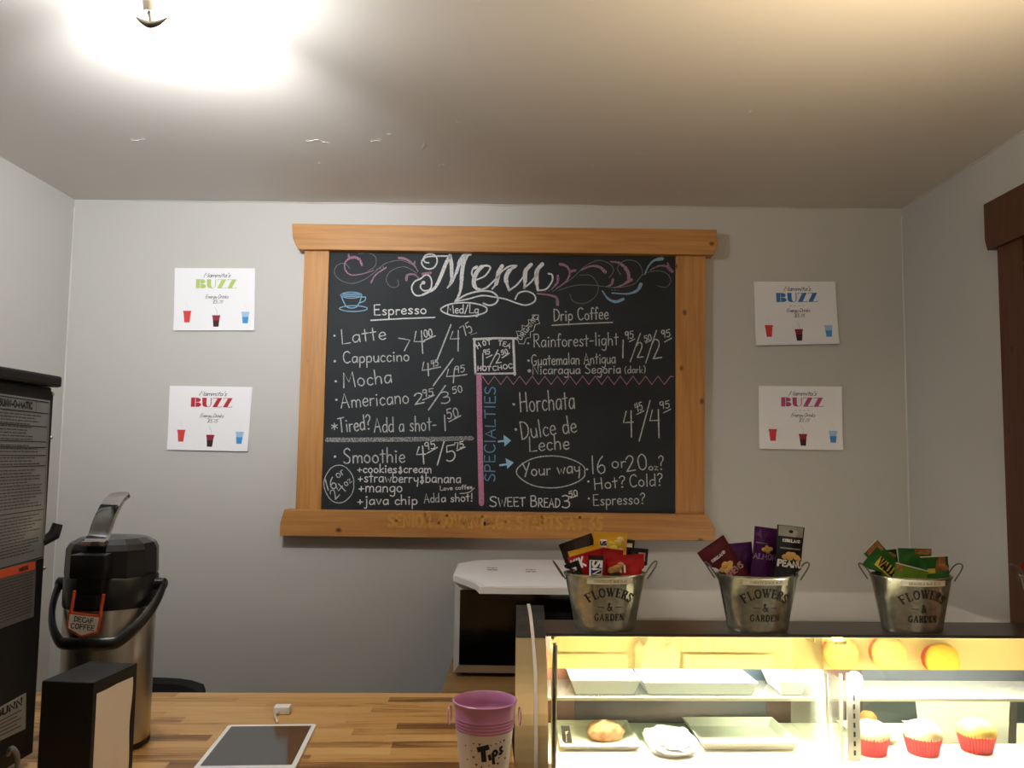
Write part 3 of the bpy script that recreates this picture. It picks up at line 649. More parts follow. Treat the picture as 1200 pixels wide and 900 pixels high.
chalk([
 ('d', z4, (208, 175), 1.5), ('t', z4, 'Horchata', (238, 212), (496, 194), 23, 1.4), ('d', z4, (218, 293), 1.5), ('t', z4, 'Dulce de', (244, 341), (505, 304), 20, 1.4), ('t', z4, 'Leche', (280, 396), (470, 384), 17, 1.4),
 ('l', z4, [(735, 208), (722, 262), (768, 258)], 1.4), ('l', z4, [(758, 205), (760, 328)], 1.5), ('t', z4, '45', (780, 208), (815, 200), 9, 1.2), ('l', z4, [(785, 222), (818, 206)], 1.2), ('l', z4, [(847, 158), (796, 347)], 1.4),
 ('l', z4, [(858, 202), (846, 252), (890, 250)], 1.4), ('l', z4, [(886, 200), (889, 332)], 1.5), ('t', z4, '95', (895, 198), (942, 190), 8.5, 1.2), ('l', z4, [(910, 215), (944, 198)], 1.2),
 ('t', z4, 'Your way', (250, 512), (520, 496), 14.5, 1.5), ('o', z4, (383, 492), 158, 75, 1.3),
], M_CHS)
chalk([
 ('t', z4, 'S', (93, 655), (130, 655), 12, 1.4), ('t', z4, 'WEET', (135, 655), (262, 652), 10, 1.3), ('t', z4, 'B', (286, 655), (318, 655), 13, 1.4), ('t', z4, 'READ', (322, 656), (426, 658), 10, 1.3),
 ('t', z4, '3', (432, 660), (472, 660), 15, 1.4), ('t', z4, '50', (468, 610), (510, 602), 6.5, 1.2), ('l', z4, [(475, 614), (506, 604)], 1.3),
], M_CH)
chalk([
 ('d', z4, (552, 480), 1.2), ('t', z4, '16', (570, 502), (642, 498), 20, 1.4), ('t', z4, 'or', (668, 474), (735, 470), 14, 1.3), ('t', z4, '20', (735, 490), (838, 478), 18, 1.4), ('t', z4, 'oz', (840, 484), (885, 482), 8, 1.2), ('t', z4, '?', (888, 482), (914, 480), 17, 1.3),
 ('d', z4, (558, 537), 1.2), ('t', z4, 'Hot?', (585, 575), (735, 562), 13, 1.3), ('t', z4, 'Cold?', (750, 562), (908, 556), 14, 1.3), ('d', z4, (560, 617), 1.2), ('t', z4, 'Espresso?', (580, 650), (826, 640), 12.5, 1.25),
], M_CHS)
# drip coffee and the tea box
chalk([
 ('t', z2, 'Drip Coffee', (305, 560), (592, 550), 14, 1.3), ('l', z2, [(298, 583), (460, 574), (612, 568)], 1.4), ('t', z2, 'Guatemalan Antigua', (190, 792), (628, 780), 13, 1.15), ('d', z2, (175, 767), 1.3),
 ('d', z2, (179, 820), 2), ('t', z2, 'Nicaragua Segoria', (195, 838), (655, 832), 11, 1.25), ('t', z2, '(dark)', (675, 832), (785, 830), 8, .9),
], M_CHS)
chalk([
 ('d', z2, (173, 677), 1.1), ('t', z2, 'Rainforest-light', (200, 697), (642, 686), 15, 1.25), ('l', z2, [(668, 660), (666, 752)], 1.5), ('t', z2, '95', (680, 655), (724, 650), 8.5, 1.3), ('l', z2, [(700, 668), (728, 655)], 1.2),
 ('l', z2, [(758, 624), (705, 772)], 1.3), ('t', z2, '2', (738, 752), (776, 750), 18, 1.4), ('t', z2, '50', (778, 668), (818, 662), 7, 1.2), ('l', z2, [(785, 675), (812, 662)], 1), ('l', z2, [(841, 610), (785, 780)], 1.3),
 ('t', z2, '2', (820, 757), (872, 752), 22, 1.4), ('t', z2, '95', (870, 648), (916, 640), 8.5, 1.3), ('l', z2, [(884, 670), (920, 650)], 1.3),
], M_CHS)
chalk([
 ('l', z6, [(158, 270), (163, 470), (172, 682)], 2.6), ('l', z6, [(150, 275), (400, 264), (655, 266)], 2.6), ('l', z6, [(615, 272), (632, 690)], 2.8), ('l', z6, [(172, 682), (640, 675)], 2.2),
 ('t', z6, 'H', (198, 388), (242, 362), 6, 1.2), ('t', z6, 'O', (262, 350), (300, 342), 5.5, 1.2), ('t', z6, 'T', (312, 340), (358, 334), 5.5, 1.2),
 ('t', z6, 'T', (440, 345), (480, 348), 5.5, 1.2), ('t', z6, 'E', (488, 352), (522, 362), 5.2, 1.2), ('t', z6, 'A', (532, 362), (575, 384), 5.5, 1.2),
 ('l', z6, [(258, 442), (260, 602)], 1.5), ('t', z6, '95', (268, 458), (345, 448), 5.5, 1.2), ('l', z6, [(300, 492), (368, 460)], 1.3), ('l', z6, [(436, 400), (342, 582)], 1.2), ('t', z6, '2', (405, 556), (478, 548), 11, 1.2),
 ('t', z6, '50', (478, 460), (556, 440), 5.2, 1.3), ('l', z6, [(485, 492), (568, 440)], 1.5), ('t', z6, 'HOT', (195, 640), (352, 645), 5, 1.4), ('t', z6, 'CHOC', (375, 645), (610, 612), 5.4, 1.2),
], M_CH)
chalk([
 ('l', z6, [(655, 270), (668, 232), (650, 180), (700, 185), (722, 160), (718, 110), (765, 125), (795, 98), (792, 45), (835, 52), (842, 15), (838, -10), (912, -8), (905, 40), (925, 90), (870, 105), (855, 175), (815, 190), (815, 255), (765, 265), (742, 330), (680, 328), (668, 285), (640, 268)], 1.0),
 ('t', z6, 'ORGANIC', (705, 292), (905, 22), 5.4, 1.1),
], M_CHS, 'chalk_starburst')

# ------------------------------------------------------------------ the four drink posters
M_RED = mat('red_drink_print', 'd23c3c', .7); M_RED2 = mat('dark_red_print', '8e1d33', .7); M_COLA = mat('cola_print', '3b0d14', .7)
M_BLUE1 = mat('blue_drink_print', '3f8fd2', .7); M_BLUE2 = mat('pale_blue_print', '9fc3e6', .7); M_STRAW = mat('pale_straw_print', 'cfd6e0', .7); M_LIME = mat('lime_print', 'b2cc6c', .7)
def fat(bm, mp, x0, y0, wdt, h):
    polys = [
     (0, [(.2, 0), (3.6, 0), (3.6, 10), (.2, 10)]), (0, [(3.6, 9.5), (4, 9.5), (4, 10), (3.6, 10)]), (0, [(4, 10), (6.5, 9.7), (8, 8.4), (8, 6.7), (6.8, 5.4), (4, 5.2)]), (0, [(4, 4.9), (7, 4.7), (8.6, 3.2), (8.4, 1.2), (7, .2), (4, 0)]),
     (9.4, [(0, 10), (3.6, 10), (3.6, 3), (4.3, .9), (5.6, .2), (3.2, 0), (1, .8), (.2, 2.8)]), (9.4, [(7, 10), (7.7, 10), (7.7, 3), (6.8, .8), (5.4, 0), (5.3, .5), (6.5, 1.2), (7, 3)]),
    ]
    for zx in (18, 26.6):
        polys += [(zx, [(.3, 10), (4, 10), (4, 9.5), (.3, 9.5)]), (zx, [(4.1, 10), (7.8, 10), (3.8, 0), (.1, 0)]), (zx, [(3.8, .5), (7.8, .5), (7.8, 0), (3.8, 0)]), (zx, [(.3, 9.5), (.7, 9.5), (.4, 7.5), (.3, 7.5)]), (zx, [(7.4, .5), (7.8, .5), (7.8, 2.6)])]
    for dx, p in polys: poly2(bm, [(x0+(dx+a)/34.4*wdt, y0+b/10*h) for a, b in p], mp)
    return bm
def poster(corners, colour, label, sub):
    c = [at(x, y, YB-.0032) for x, y in corners]                       # tl, tr, br, bl
    base = (c[2]+c[3])/2
    t = thing('drink_poster', label, 'poster', base, 0, 'drink posters beside the menu board')
    bm = NB(); nx, ny = 10, 8; rnd = random.Random(corners[0][0]); k1, k2 = rnd.uniform(.002, .006), rnd.uniform(.001, .004)
    def P(u, v, off=0):                                                # u right, v up, both 0..1
        top = c[0].lerp(c[1], u); bot = c[3].lerp(c[2], u); p = bot.lerp(top, v)
        p.y -= k1*max(0, .35-v)**2*8 + k2*max(0, u-.8)**2*10*(1-v) + off; return p
    for sd in (0, .0007):
        V = [[bm.verts.new(P(i/nx, j/ny, sd)) for j in range(ny+1)] for i in range(nx+1)]
        for i in range(nx):
            for j in range(ny): bm.faces.new((V[i][j], V[i+1][j], V[i+1][j+1], V[i][j+1]))
    bm.verts.ensure_lookup_table(); h = (nx+1)*(ny+1)
    rim = [i*(ny+1) for i in range(nx+1)] + [nx*(ny+1)+j for j in range(1, ny+1)] + [i*(ny+1)+ny for i in range(nx-1, -1, -1)] + [j for j in range(ny-1, 0, -1)]
    for a, b in zip(rim, rim[1:]+rim[:1]): bm.faces.new((bm.verts[a], bm.verts[b], bm.verts[b+h], bm.verts[a+h]))
    obj('paper_sheet', bm, M_PAPER, t, world=True)
    mp = lambda u, v: P(u, v, .0013)
    write_asp = (1.0)
    bm = NB()
    def wr(s, x0, x1, y, cap, lw, sl): # aspect-correct lettering in a 1.29 : 1 sheet
        write(bm, s, (x0*1.29, y), (x1*1.29, y), cap, lw, lambda a, b: mp(a/1.29, b), slant=sl, gap=.4, down=False)
    wr("Mammita's", .36, .69, .852, .07, .0078, .35)
    obj('black_lettering', bm, M_INK, t, world=True); bm = NB()
    wr('Energy Drinks', .385, .67, .515, .056, .0062, .35)
    obj('black_lettering', bm, M_INK, t, world=True)
    bm = NB(); wr('$5.75', .475, .60, .435, .05, .006, .35)
    obj('price_lettering', bm, mat('price_ink', '55555a', .7), t, world=True)
    bm = NB(); fat(bm, mp, .265, .675, .505, .145); obj('large_lettering', bm, colour, t, world=True)
    if sub:
        bm = NB(); wr('- - - -', .42, .60, .60, .04, .005, .3); obj('thin_rule', bm, sub, t, world=True)
    for cx, cy, top, bot in ((.165, .13, M_RED, M_RED), (.525, .06, M_RED2, M_COLA), (.885, .115, M_BLUE2, M_BLUE1)):
        bm = NB()
        hw = .047; hh = .185
        poly2(bm, [(cx-hw*.68, cy), (cx+hw*.68, cy), (cx+hw*.85, cy+hh*.55), (cx-hw*.85, cy+hh*.55)], mp)
        poly2(bm, [(cx-hw*.85, cy+hh*.55), (cx+hw*.85, cy+hh*.55), (cx+hw*.95, cy+hh*.86), (cx-hw*.95, cy+hh*.86)], mp); bm.faces.ensure_lookup_table(); bm.faces[-1].material_index = 1
        poly2(bm, [(cx-hw*1.08, cy+hh*.86), (cx+hw*1.08, cy+hh*.86), (cx+hw*1.05, cy+hh), (cx-hw*1.05, cy+hh)], mp); bm.faces.ensure_lookup_table(); bm.faces[-1].material_index = 1
        obj('printed_cup', bm, [bot, top], t, world=True)
        bm = NB(); ribbon(bm, smooth_pts([(cx+.005, cy+hh), (cx+.008, cy+hh+.06), (cx-.02, cy+hh+.13)], 5), .0025, mp, cap=False)
        obj('printed_straw', bm, M_GREYINK if cx > .4 and cx < .6 else M_STRAW, t, world=True)
    return t
poster([(205, 314), (299, 314.5), (298.5, 387.5), (203.5, 387.5)], M_LIME, 'white drinks poster with lime green lettering, upper left of the menu board', None)
poster([(199, 452), (296, 453.5), (290.5, 529), (196, 527)], mat('crimson_print', 'b5202f', .7), 'white drinks poster with crimson red lettering, lower left of the menu board', None)
poster([(883.5, 330), (978.5, 330), (983, 403), (885.5, 405)], mat('royal_blue_print', '2f74b8', .7), 'white drinks poster with blue lettering, upper right of the menu board', M_INK)
poster([(889, 452), (986.5, 453), (987.5, 527.5), (889.5, 526)], mat('magenta_print', 'b6497c', .7), 'white drinks poster with magenta pink lettering, lower right of the menu board', M_INK)

# ------------------------------------------------------------------ counters
ZK = EYE-.56
ANG = .045
ctr = thing('front_counter', 'butcher block service counter across the foreground holding the tablet and tip pail', 'counter', (-.839, 2.037, 0), ANG)
cl = XL + .839 + .06; 
obj('worktop', box(NB(), cl, .822, -.95, 0, ZK-.038, ZK, .003), M_BUTCHER, ctr)
cb = NB(); box(cb, cl+.02, .80, -.90, -.06, .08, ZK-.039); box(cb, cl+.04, .78, -.86, -.12, 0, .081)
for k in range(4): box(cb, cl+.04+k*.36, cl+.37+k*.36, -.912, -.899, .12, ZK-.08, .004)
obj('cabinet_base', cb, mat('counter_base_paint', '4a3a2e', .6), ctr)
ZR = EYE-.62
rear = thing('rear_counter', 'wooden rear counter against the back wall under the microwave oven', 'counter', (-.19, 2.30, 0), 0)
obj('worktop', box(NB(), 0, 1.45, 0, .598, ZR-.035, ZR, .003), mat('rear_worktop_wood', '9a7748', .45, noise=.7, nscale=4, stretch=(1, 12, 12), col2='7a5a30'), rear)
cb = NB(); box(cb, .015, 1.43, .03, .598, .08, ZR-.036); box(cb, .03, 1.42, .08, .59, 0, .081)
for k in range(3): box(cb, .03+k*.47, .48+k*.47, .017, .031, .12, ZR-.07, .004)
obj('cabinet_base', cb, mat('rear_cabinet_wood', '6b4a2c', .55), rear)

# ------------------------------------------------------------------ microwave and the papers on it
YM = 2.45
mw = thing('microwave_oven', 'black and silver microwave oven with papers on top, on the rear counter', 'microwave', (at(531, 793, YM).x, YM, ZR))
WM, HM, DM = .47, .262, .36
bm = NB(); box(bm, 0, WM, .016, DM, .012, HM, .006); obj('body', bm, mat('silver_casing', '6f6d6b', .35, .7), mw, True)
bm = NB()
fr = [(0, .012), (WM, .012), (WM, HM), (0, HM)]; inn = [(.016, .036), (WM-.016, .036), (WM-.016, HM-.020), (.016, HM-.020)]
a = [bm.verts.new((x, .002, z)) for x, z in fr]; b = [bm.verts.new((x, -.012, z)) for x, z in inn]; c = [bm.verts.new((x, .018, z)) for x, z in fr]
for i in range(4): j = (i+1) % 4; bm.faces.new((a[i], a[j], b[j], b[i])); bm.faces.new((c[i], c[j], a[j], a[i]))
bm.faces.new(c)
obj('front_bezel', bm, mat('silver_bezel', 'cfcbc5', .35, .25), mw)
obj('door_glass', box(NB(), .0165, WM-.11, -.014, -.004, .0365, HM-.0205, .002), mat('black_oven_glass', '060607', .12), mw)
obj('control_panel', box(NB(), WM-.109, WM-.0165, -.014, -.004, .0365, HM-.0205, .002), mat('black_panel', '0a0a0b', .25), mw)
for sx in (.03, WM-.03):
    for sy in (.05, DM-.05): obj('foot', lathe(NB(), [(.012, 0), (.014, .013)], 14, mtx=Matrix.Translation((sx, sy, 0))), M_BLKM, mw)
zt = ZR+HM
pp = NB()
ptop = [(531, 674), (557, 683), (562, 688), (752, 690), (746, 657), (600, 655), (560, 656), (537, 660)]
stk = thing('paper_stack', 'stack of white paper sheets lying on top of the microwave oven', 'paper', (mw.location.x+.2, YM+.15, zt))
zp = zt+.0175-EYE
pw = [atz(x, y, zp) for x, y in ptop]
lay = NB(); prism(lay, [(p.x, p.y, zt+.0005) for p in pw], (0, 0, .0165)); 
obj('sheets', lay, M_PAPERW, stk, world=True)
pw2 = [atz(x+dx, y+dy, zp+.002) for (x, y), (dx, dy) in zip(ptop, [(1, -1), (2, -3), (8, -2), (-3, -1), (-4, 1), (0, .5), (3, 0), (2, 0)])]
lay = NB(); prism(lay, [(p.x, p.y, zt+.0173) for p in pw2], (0, 0, .0016)); obj('top_sheet', lay, M_PAPER, stk, world=True)
for cx, cy in ((577, 666), (622, 668)):
    bm = NB()
    for r_ in range(2): write(bm, 'oe-ec' if r_ else 'mon', (cx-6, cy+r_*2.2), (cx+6, cy+.3+r_*2.2), 1.8, .5, lambda u, v: atz(u, v, zp+.0022)+Vector((0, 0, .0001)))
    obj('print_marks', bm, M_GREYINK, stk, world=True)

# ------------------------------------------------------------------ chair behind the counter
pc = at(170, 797, 2.46)
ch = thing('office_chair', 'black office chair, only its backrest top showing behind the counter beside the airpot', 'chair', (pc.x, 2.42, 0), .1)
zb = pc.z
bm = NB(); n = 9
for k in range(n+1):
    pass
pl = []
for k in range(n+1):
    x = -.17+.34*k/n; pl.append((x, .0+.05*(1-(2*k/n-1)**2)))
vs = []
for x, y in pl: vs.append([bm.verts.new((x, y, zb-.40)), bm.verts.new((x, y, zb-.012-.02*abs(x/.17)**6)), bm.verts.new((x, y+.02, zb-.008*abs(x/.17)**6)), bm.verts.new((x, y+.045, zb-.012-.02*abs(x/.17)**6)), bm.verts.new((x, y+.045, zb-.40))])
for a, b in zip(vs, vs[1:]):
    for i in range(5): bm.faces.new((a[i], b[i], b[(i+1) % 5], a[(i+1) % 5]))
bm.faces.new(vs[0]); bm.faces.new(vs[-1][::-1])
M_FAB = mat('black_fabric', '141414', .95, noise=.5, nscale=200, col2='262626')
obj('backrest', bm, M_FAB, ch, True)
obj('seat', box(NB(), -.21, .21, -.36, .06, .41, .47, .02), M_FAB, ch, True)
bm = NB(); tube(bm, [(0, .05, zb-.3), (0, .1, .6), (0, .07, .42), (0, -.1, .40)], .014, 10); obj('back_bar', bm, M_BLKM, ch, True)
bm = NB(); tube(bm, [(0, -.15, .41), (0, -.15, .1)], .025, 12); obj('gas_post', bm, M_BLKM, ch, True)
for k in range(5):
    a = k*2*PI/5+.3; bm = NB(); tube(bm, [(0, -.15, .1), (.22*math.cos(a), -.15+.22*math.sin(a), .065)], [.02, .012], 8); bmesh.ops.create_uvsphere(bm, u_segments=10, v_segments=8, radius=.028, matrix=Matrix.Translation((.22*math.cos(a), -.15+.22*math.sin(a), .028)))
    obj('leg', bm, M_BLKM, ch, True)

# ------------------------------------------------------------------ coffee brewer
BX, BY = -.862, 1.572
br = thing('coffee_brewer', 'tall black coffee brewer with a grey instruction plate on its side, at the left edge', 'coffee maker', (BX, BY, ZK), 0)
HB = .136+EYE-ZK
bm = NB(); box(bm, -.40, 0, -.50, 0, .36, HB-.022, .004); box(bm, -.40, 0, -.5, 0, .02, .09, .004); box(bm, -.40, 0, -.24, 0, .089, .361, .003)
obj('body', bm, M_BLKMET, br)
# side cheeks close the side towards the counter: one flat sheet-metal panel
obj('side_panel', box(NB(), -.0005, .004, -.5, -.002, .02, HB-.03, .001), mat('black_side_sheet', '101011', .5, noise=.35, nscale=14, col2='191a1c'), br)
obj('lid', box(NB(), -.41, .012, -.51, .012, HB-.021, HB, .005), M_BLKMET, br)
def side(px, py, dx=.0046): p = atx(px, py, BX+dx); return (dx, p.y-BY, p.z-ZK)
def quad_plate(pts, dx0, dx1):
    bm = NB(); return prism(bm, [side(x, y, dx0) for x, y in pts], (dx1-dx0, 0, 0))
M_PLATE = mat('grey_instruction_plate', '8d9190', .32, .35, noise=.3, nscale=10, col2='77706a')
plate = obj('instruction_plate', quad_plate([(-5, 460.5), (58, 469.5), (50.5, 654), (-5, 669.5)], .0042, .0052), M_PLATE, br)
def pl_map(dx):
    q = [side(-5, 460.5, dx), side(58, 469.5, dx), side(50.5, 654, dx), side(-5, 669.5, dx)]; q = [Vector(v) for v in q]
    return lambda u, v: (q[3].lerp(q[2], u)).lerp(q[0].lerp(q[1], u), v)
mp = pl_map(.0056); mpa = lambda a, b: mp(a/1.15, b/1.9)
bm = NB()
for vv in (.987, .915, .008): ribbon(bm, [(.02, vv), (.985, vv)], .006, mp, cap=False)
ribbon(bm, [(.985, .987), (.985, .008)], .006, mp, cap=False)
ribbon(bm, [(.74, .985), (.74, .915)], .005, mp, cap=False)
for i, vv in enumerate([.83, .735, .70, .65, .585]): ribbon(bm, [(.02, vv), (.97, vv)], .005, mp, cap=False)
ribbon(bm, [(.02, .31), (.97, .31)], .005, mp, cap=False)
obj('plate_rules', bm, M_INK, plate)
bm = NB(); write(bm, 'BUNN-O-MATIC', (.06, 1.775), (.76, 1.775), .07, .022, mpa, gap=1.4, down=False); obj('plate_heading', bm, M_INK, plate)
bm = NB(); rnd = random.Random(5)
for i in range(46):
    vv = .895-i*.0185
    if abs(vv-.31) < .012 or any(abs(vv-k) < .008 for k in (.83, .735, .70, .65, .585)): continue
    u = .03 + (.05 if rnd.random() < .3 else 0); end = rnd.uniform(.55, .94)
    while u < end:
        ln = rnd.uniform(.03, .1); ribbon(bm, [(u, vv), (min(end, u+ln), vv)], .0065, mp, cap=False); u += ln+.012
    if i > 30: pass
obj('plate_small_print', bm, mat('plate_ink', '3a3c3c', .6), plate)
warn = obj('warning_label', quad_plate([(-5, 668), (42, 656.5), (39, 722.5), (-5, 738.5)], .0042, .0050), mat('grey_label', '6c6c6b', .4, .2, noise=.4, nscale=14, col2='5c4a44'), br)
q = [Vector(side(*p, .0054)) for p in [(-5, 668), (42, 656.5), (39, 722.5), (-5, 738.5)]]
mp2 = lambda u, v: (q[3].lerp(q[2], u)).lerp(q[0].lerp(q[1], u), v)
bm = NB(); poly2(bm, [(.03, .84), (.985, .84), (.985, .985), (.03, .985)], mp2); obj('orange_heading', bm, mat('orange_print', 'c8502c', .5), warn)
bm = NB()
write(bm, 'WARNING', (.55, .875), (.8, .875), .07, .014, lambda u, v: mp2(u, v)+Vector((.0004, 0, 0)), down=False)
for i in range(14):
    vv = .78-i*.052; u = .05
    while u < .92:
        ln = rnd.uniform(.04, .12); ribbon(bm, [(u, vv), (min(.94, u+ln), vv)], .014, mp2, cap=False); u += ln+.014
obj('label_print', bm, mat('label_ink', '2c2b2b', .6), warn)
npl = obj('maker_plate', quad_plate([(-22, 841), (30, 812), (29.5, 854), (-22, 878)], .0042, .0052), mat('pale_plate', 'a9a6a1', .4, .3), br)
q3 = [Vector(side(*p, .0056)) for p in [(-22, 841), (30, 812), (29.5, 854), (-22, 878)]]
mp3 = lambda u, v: (q3[3].lerp(q3[2], u)).lerp(q3[0].lerp(q3[1], u), v)
bm = NB(); write(bm, 'BUNN', (.30, .72), (.92, .72), .19, .05, mp3, down=False)
for i in range(5): ribbon(bm, [(.05, .58-i*.11), (.9-.1*(i % 2), .58-i*.11)], .025, mp3, cap=False)
obj('maker_lettering', bm, M_INK, npl)
bm = NB(); pz = at(57, 634, BY+.02); tube(bm, [(BX+.0, BY-.004, pz.z+.0), (BX+.012, BY+.012, pz.z+.012), (BX+.016, BY+.016, pz.z+.032)], [.008, .011, .009], 12); obj('faucet_handle', bm, M_BLK, br, True, world=True)
bm = NB(); tube(bm, smooth_pts([side(9, 884, .006), side(14, 877, .02), side(20, 886, .022), side(19, 905, .022), side(10, 915, .02)], 5), .0045, 10); obj('water_hose', bm, mat('grey_hose', '8b8d8f', .4), br, True)
for px, py in ((62, 462), (60, 513), (52, 666)):
    p = side(px, py); bm = NB(); bmesh.ops.create_uvsphere(bm, u_segments=10, v_segments=6, radius=.0035, matrix=Matrix.Translation((.0042, p[1], p[2]))); obj('screw', bm, M_STEEL, br, True)

# ------------------------------------------------------------------ airpot
pa = at(127, 760, 1.68)
ap = thing('airpot', 'stainless steel pump airpot with a chrome lever and an orange-edged decaf tag', 'coffee dispenser', (pa.x, 1.68, ZK), .06)
R_ = .0825
bm = NB(); lathe(bm, [(R_-.006, 0), (R_, .004), (R_, .012)], 48); obj('base_ring', bm, M_BLKM, ap, True)
bm = NB(); lathe(bm, [(R_-.001, .0121), (R_-.001, .02), (R_-.0005, .262), (R_-.004, .27)], 64); obj('body', bm, M_STEEL, ap, True)
bm = NB(); lathe(bm, [(R_+.001, .264), (R_+.002, .268), (R_+.002, .318), (R_-.001, .322)], 48); obj('collar', bm, M_BLK, ap, True)
bm = NB(); n = 10
lathe(bm, [(R_+.001, .3225), (R_+.0015, .328), (R_, .372), (R_-.006, .383), (R_-.022, .392), (.02, .396)], 14); obj('lid', bm, M_BLK, ap, False)
bm = NB(); box(bm, -.060, .004, -R_-.028, -R_+.03, .325, .370, .006); box(bm, -.052, -.004, -R_-.016, -R_+.03, .296, .326, .005); box(bm, -.046, -.010, -R_-.022, -R_+.01, .272, .297, .004)
bm.transform(Matrix.Translation((.026, 0, 0))); obj('spout', bm, M_BLK, ap, True)
# chrome lever: a curved, tapering slab rising from the lid
bm = NB(); path = smooth_pts([(-.006, -.078, .386), (-.004, -.062, .402), (-.002, -.046, .43), (.004, -.022, .462), (.010, .006, .476)], 5)
rings = []
for i, p in enumerate(path):
    f = i/(len(path)-1); hw = .021-.001*f if f < .85 else .021*math.sqrt(max(.08, 1-((f-.85)/.16)**2)); th = .006
    a = path[min(i+1, len(path)-1)]; b0 = path[max(i-1, 0)]; t = Vector(a)-Vector(b0); t.normalize(); nn = Vector((1, 0, 0)).cross(t); nn.normalize()
    c0 = Vector(p); rings.append([bm.verts.new(c0+Vector((sx*hw, 0, 0))+nn*sz*th/2) for sx, sz in ((-1, -1), (-.9, 1), (.9, 1), (1, -1))])
for a, b in zip(rings, rings[1:]):
    for k in range(4): bm.faces.new((a[k], a[(k+1) % 4], b[(k+1) % 4], b[k]))
bm.faces.new(rings[0]); bm.faces.new(rings[-1][::-1]); obj('lever', bm, M_CHROME, ap, True)
bm = NB(); box(bm, -.026, .018, -.088, -.056, .3815, .392, .004); obj('lever_mount', bm, M_CHROME, ap, True)
# bail handle lying against the front
bm = NB(); pts = []
for k in range(25):
    a = -PI*k/24; s = math.sin(-a)
    pts.append(((R_+.016)*math.cos(a), -(R_+.024)*s, .300-.091*min(1, s*1.15)))
tube(bm, smooth_pts(pts, 2), .011, 10, flat=.55, upv=(0, 0, 1)); obj('carry_handle', bm, M_BLK, ap, True)
for s in (-1, 1):
    bm = NB(); lathe(bm, [(.012, 0), (.012, .02), (.008, .024)], 18, mtx=Matrix.Translation((s*(R_-.002), 0, .302)) @ Matrix.Rotation(s*PI/2, 4, 'Y')); obj('handle_pivot', bm, M_BLK, ap, True)
# tag hung round the spout
tg = Matrix.Translation((-.002, -R_-.027, .247)) @ Matrix.Rotation(.12, 4, 'Y')
M_ORG = mat('orange_plastic', 'd9572b', .45)
bm = NB(); prism(bm, [tg @ Vector(v) for v in ((-.030, 0, .018), (.030, 0, .018), (.028, 0, -.012), (0, 0, -.024), (-.028, 0, -.012))], (0, -.003, 0))
for s in (-1, 1): tube(bm, [tg @ Vector((s*.026, -.001, .017)), tg @ Vector((s*.026, -.001, .056))], .003, 8)
tag_o = obj('name_tag', bm, M_ORG, ap)
bm = NB(); poly2(bm, [(-.0265, .0145), (.0265, .0145), (.025, -.010), (0, -.0205), (-.025, -.010)], lambda u, v: tg @ Vector((u, -.0034, v))); obj('tag_card', bm, mat('tag_white', 'e8e2da', .6), tag_o)
bm = NB(); tm = lambda u, v: tg @ Vector((u, -.0039, v))
write(bm, 'DECAF', (-.017, .003), (.017, .003), .0085, .0016, tm, down=False); write(bm, 'COFFEE', (-.021, -.0095), (.021, -.0095), .0085, .0016, tm, down=False); obj('tag_lettering', bm, M_INK, tag_o)

# ------------------------------------------------------------------ napkin dispenser
NBX = atz(110, 800, -.36)
nd = thing('napkin_dispenser', 'upright black napkin dispenser with white napkins in its side, front left on the counter', 'napkin holder', (NBX.x, NBX.y, ZK), -.087)
bm = NB(); box(bm, -.086, -.004, 0, .128, 0, .2, .003); box(bm, -.0045, 0, 0, .010, 0, .2, .001); box(bm, -.0045, 0, .116, .128, 0, .2, .001); box(bm, -.0045, 0, .0095, .1165, .181, .2, .001); box(bm, -.0045, 0, .0095, .1165, 0, .012, .001)
obj('case', bm, M_BLKM, nd)
bm = NB(); ny, nz = 16, 14; V = []
for j in range(ny+1):
    col = []
    for k in range(nz+1):
        y = .0105+.105*j/ny; z = .0125+.168*k/nz; f = j/ny
        x = .001 + .0010*math.sin(f*PI*2) + (-.0014 if abs(f-.56) < .04 else 0) + .0010*math.sin(9*z/.2+f*7)*f + .0010*math.sin(60*(z+.6*y))*max(0, f-.4)
        col.append(bm.verts.new((x-.0015, y, z)))
    V.append(col)
for j in range(ny):
    for k in range(nz): bm.faces.new((V[j][k], V[j+1][k], V[j+1][k+1], V[j][k+1]))
obj('napkins', bm, mat('napkin_paper', 'f5ece5', .85), nd, True)

# ------------------------------------------------------------------ tablet and its charging lead
tl, tr, bl = atz(268, 849, -.553), atz(371, 848, -.553), atz(219, 900, -.553)
ex = (tr-tl); wd = ex.length; ang = math.atan2(ex.y, ex.x); LT = .252
tb = thing('tablet', 'white-bordered tablet with a blank dark screen lying flat on the counter', 'tablet', (tl.x, tl.y, ZK), ang+.0)
sk = math.tan(0)
def rrect(x0, x1, y0, y1, r, n=5):
    o = []
    for cx, cy, a0 in ((x1-r, y1-r, 0), (x0+r, y1-r, PI/2), (x0+r, y0+r, PI), (x1-r, y0+r, 1.5*PI)):
        o += [(cx+r*math.cos(a0+PI/2*k/n), cy+r*math.sin(a0+PI/2*k/n)) for k in range(n+1)]
    return o
bm = NB(); prism(bm, [(x, y, .0) for x, y in rrect(0, wd, -LT, 0, .009)], (0, 0, .0065)); obj('housing', bm, mat('tablet_white', 'f2f2f2', .3), tb)
bm = NB(); prism(bm, [(x, y, .0066) for x, y in rrect(.0085, wd-.0085, -LT+.02, -.013, .001)], (0, 0, .0004)); obj('screen', bm, mat('tablet_screen', '1a1b1c', .06, coat=.6), tb)
lead = thing('charging_lead', 'short white charging lead with a small white plug behind the tablet', 'cable', atz(331, 832, -.56))
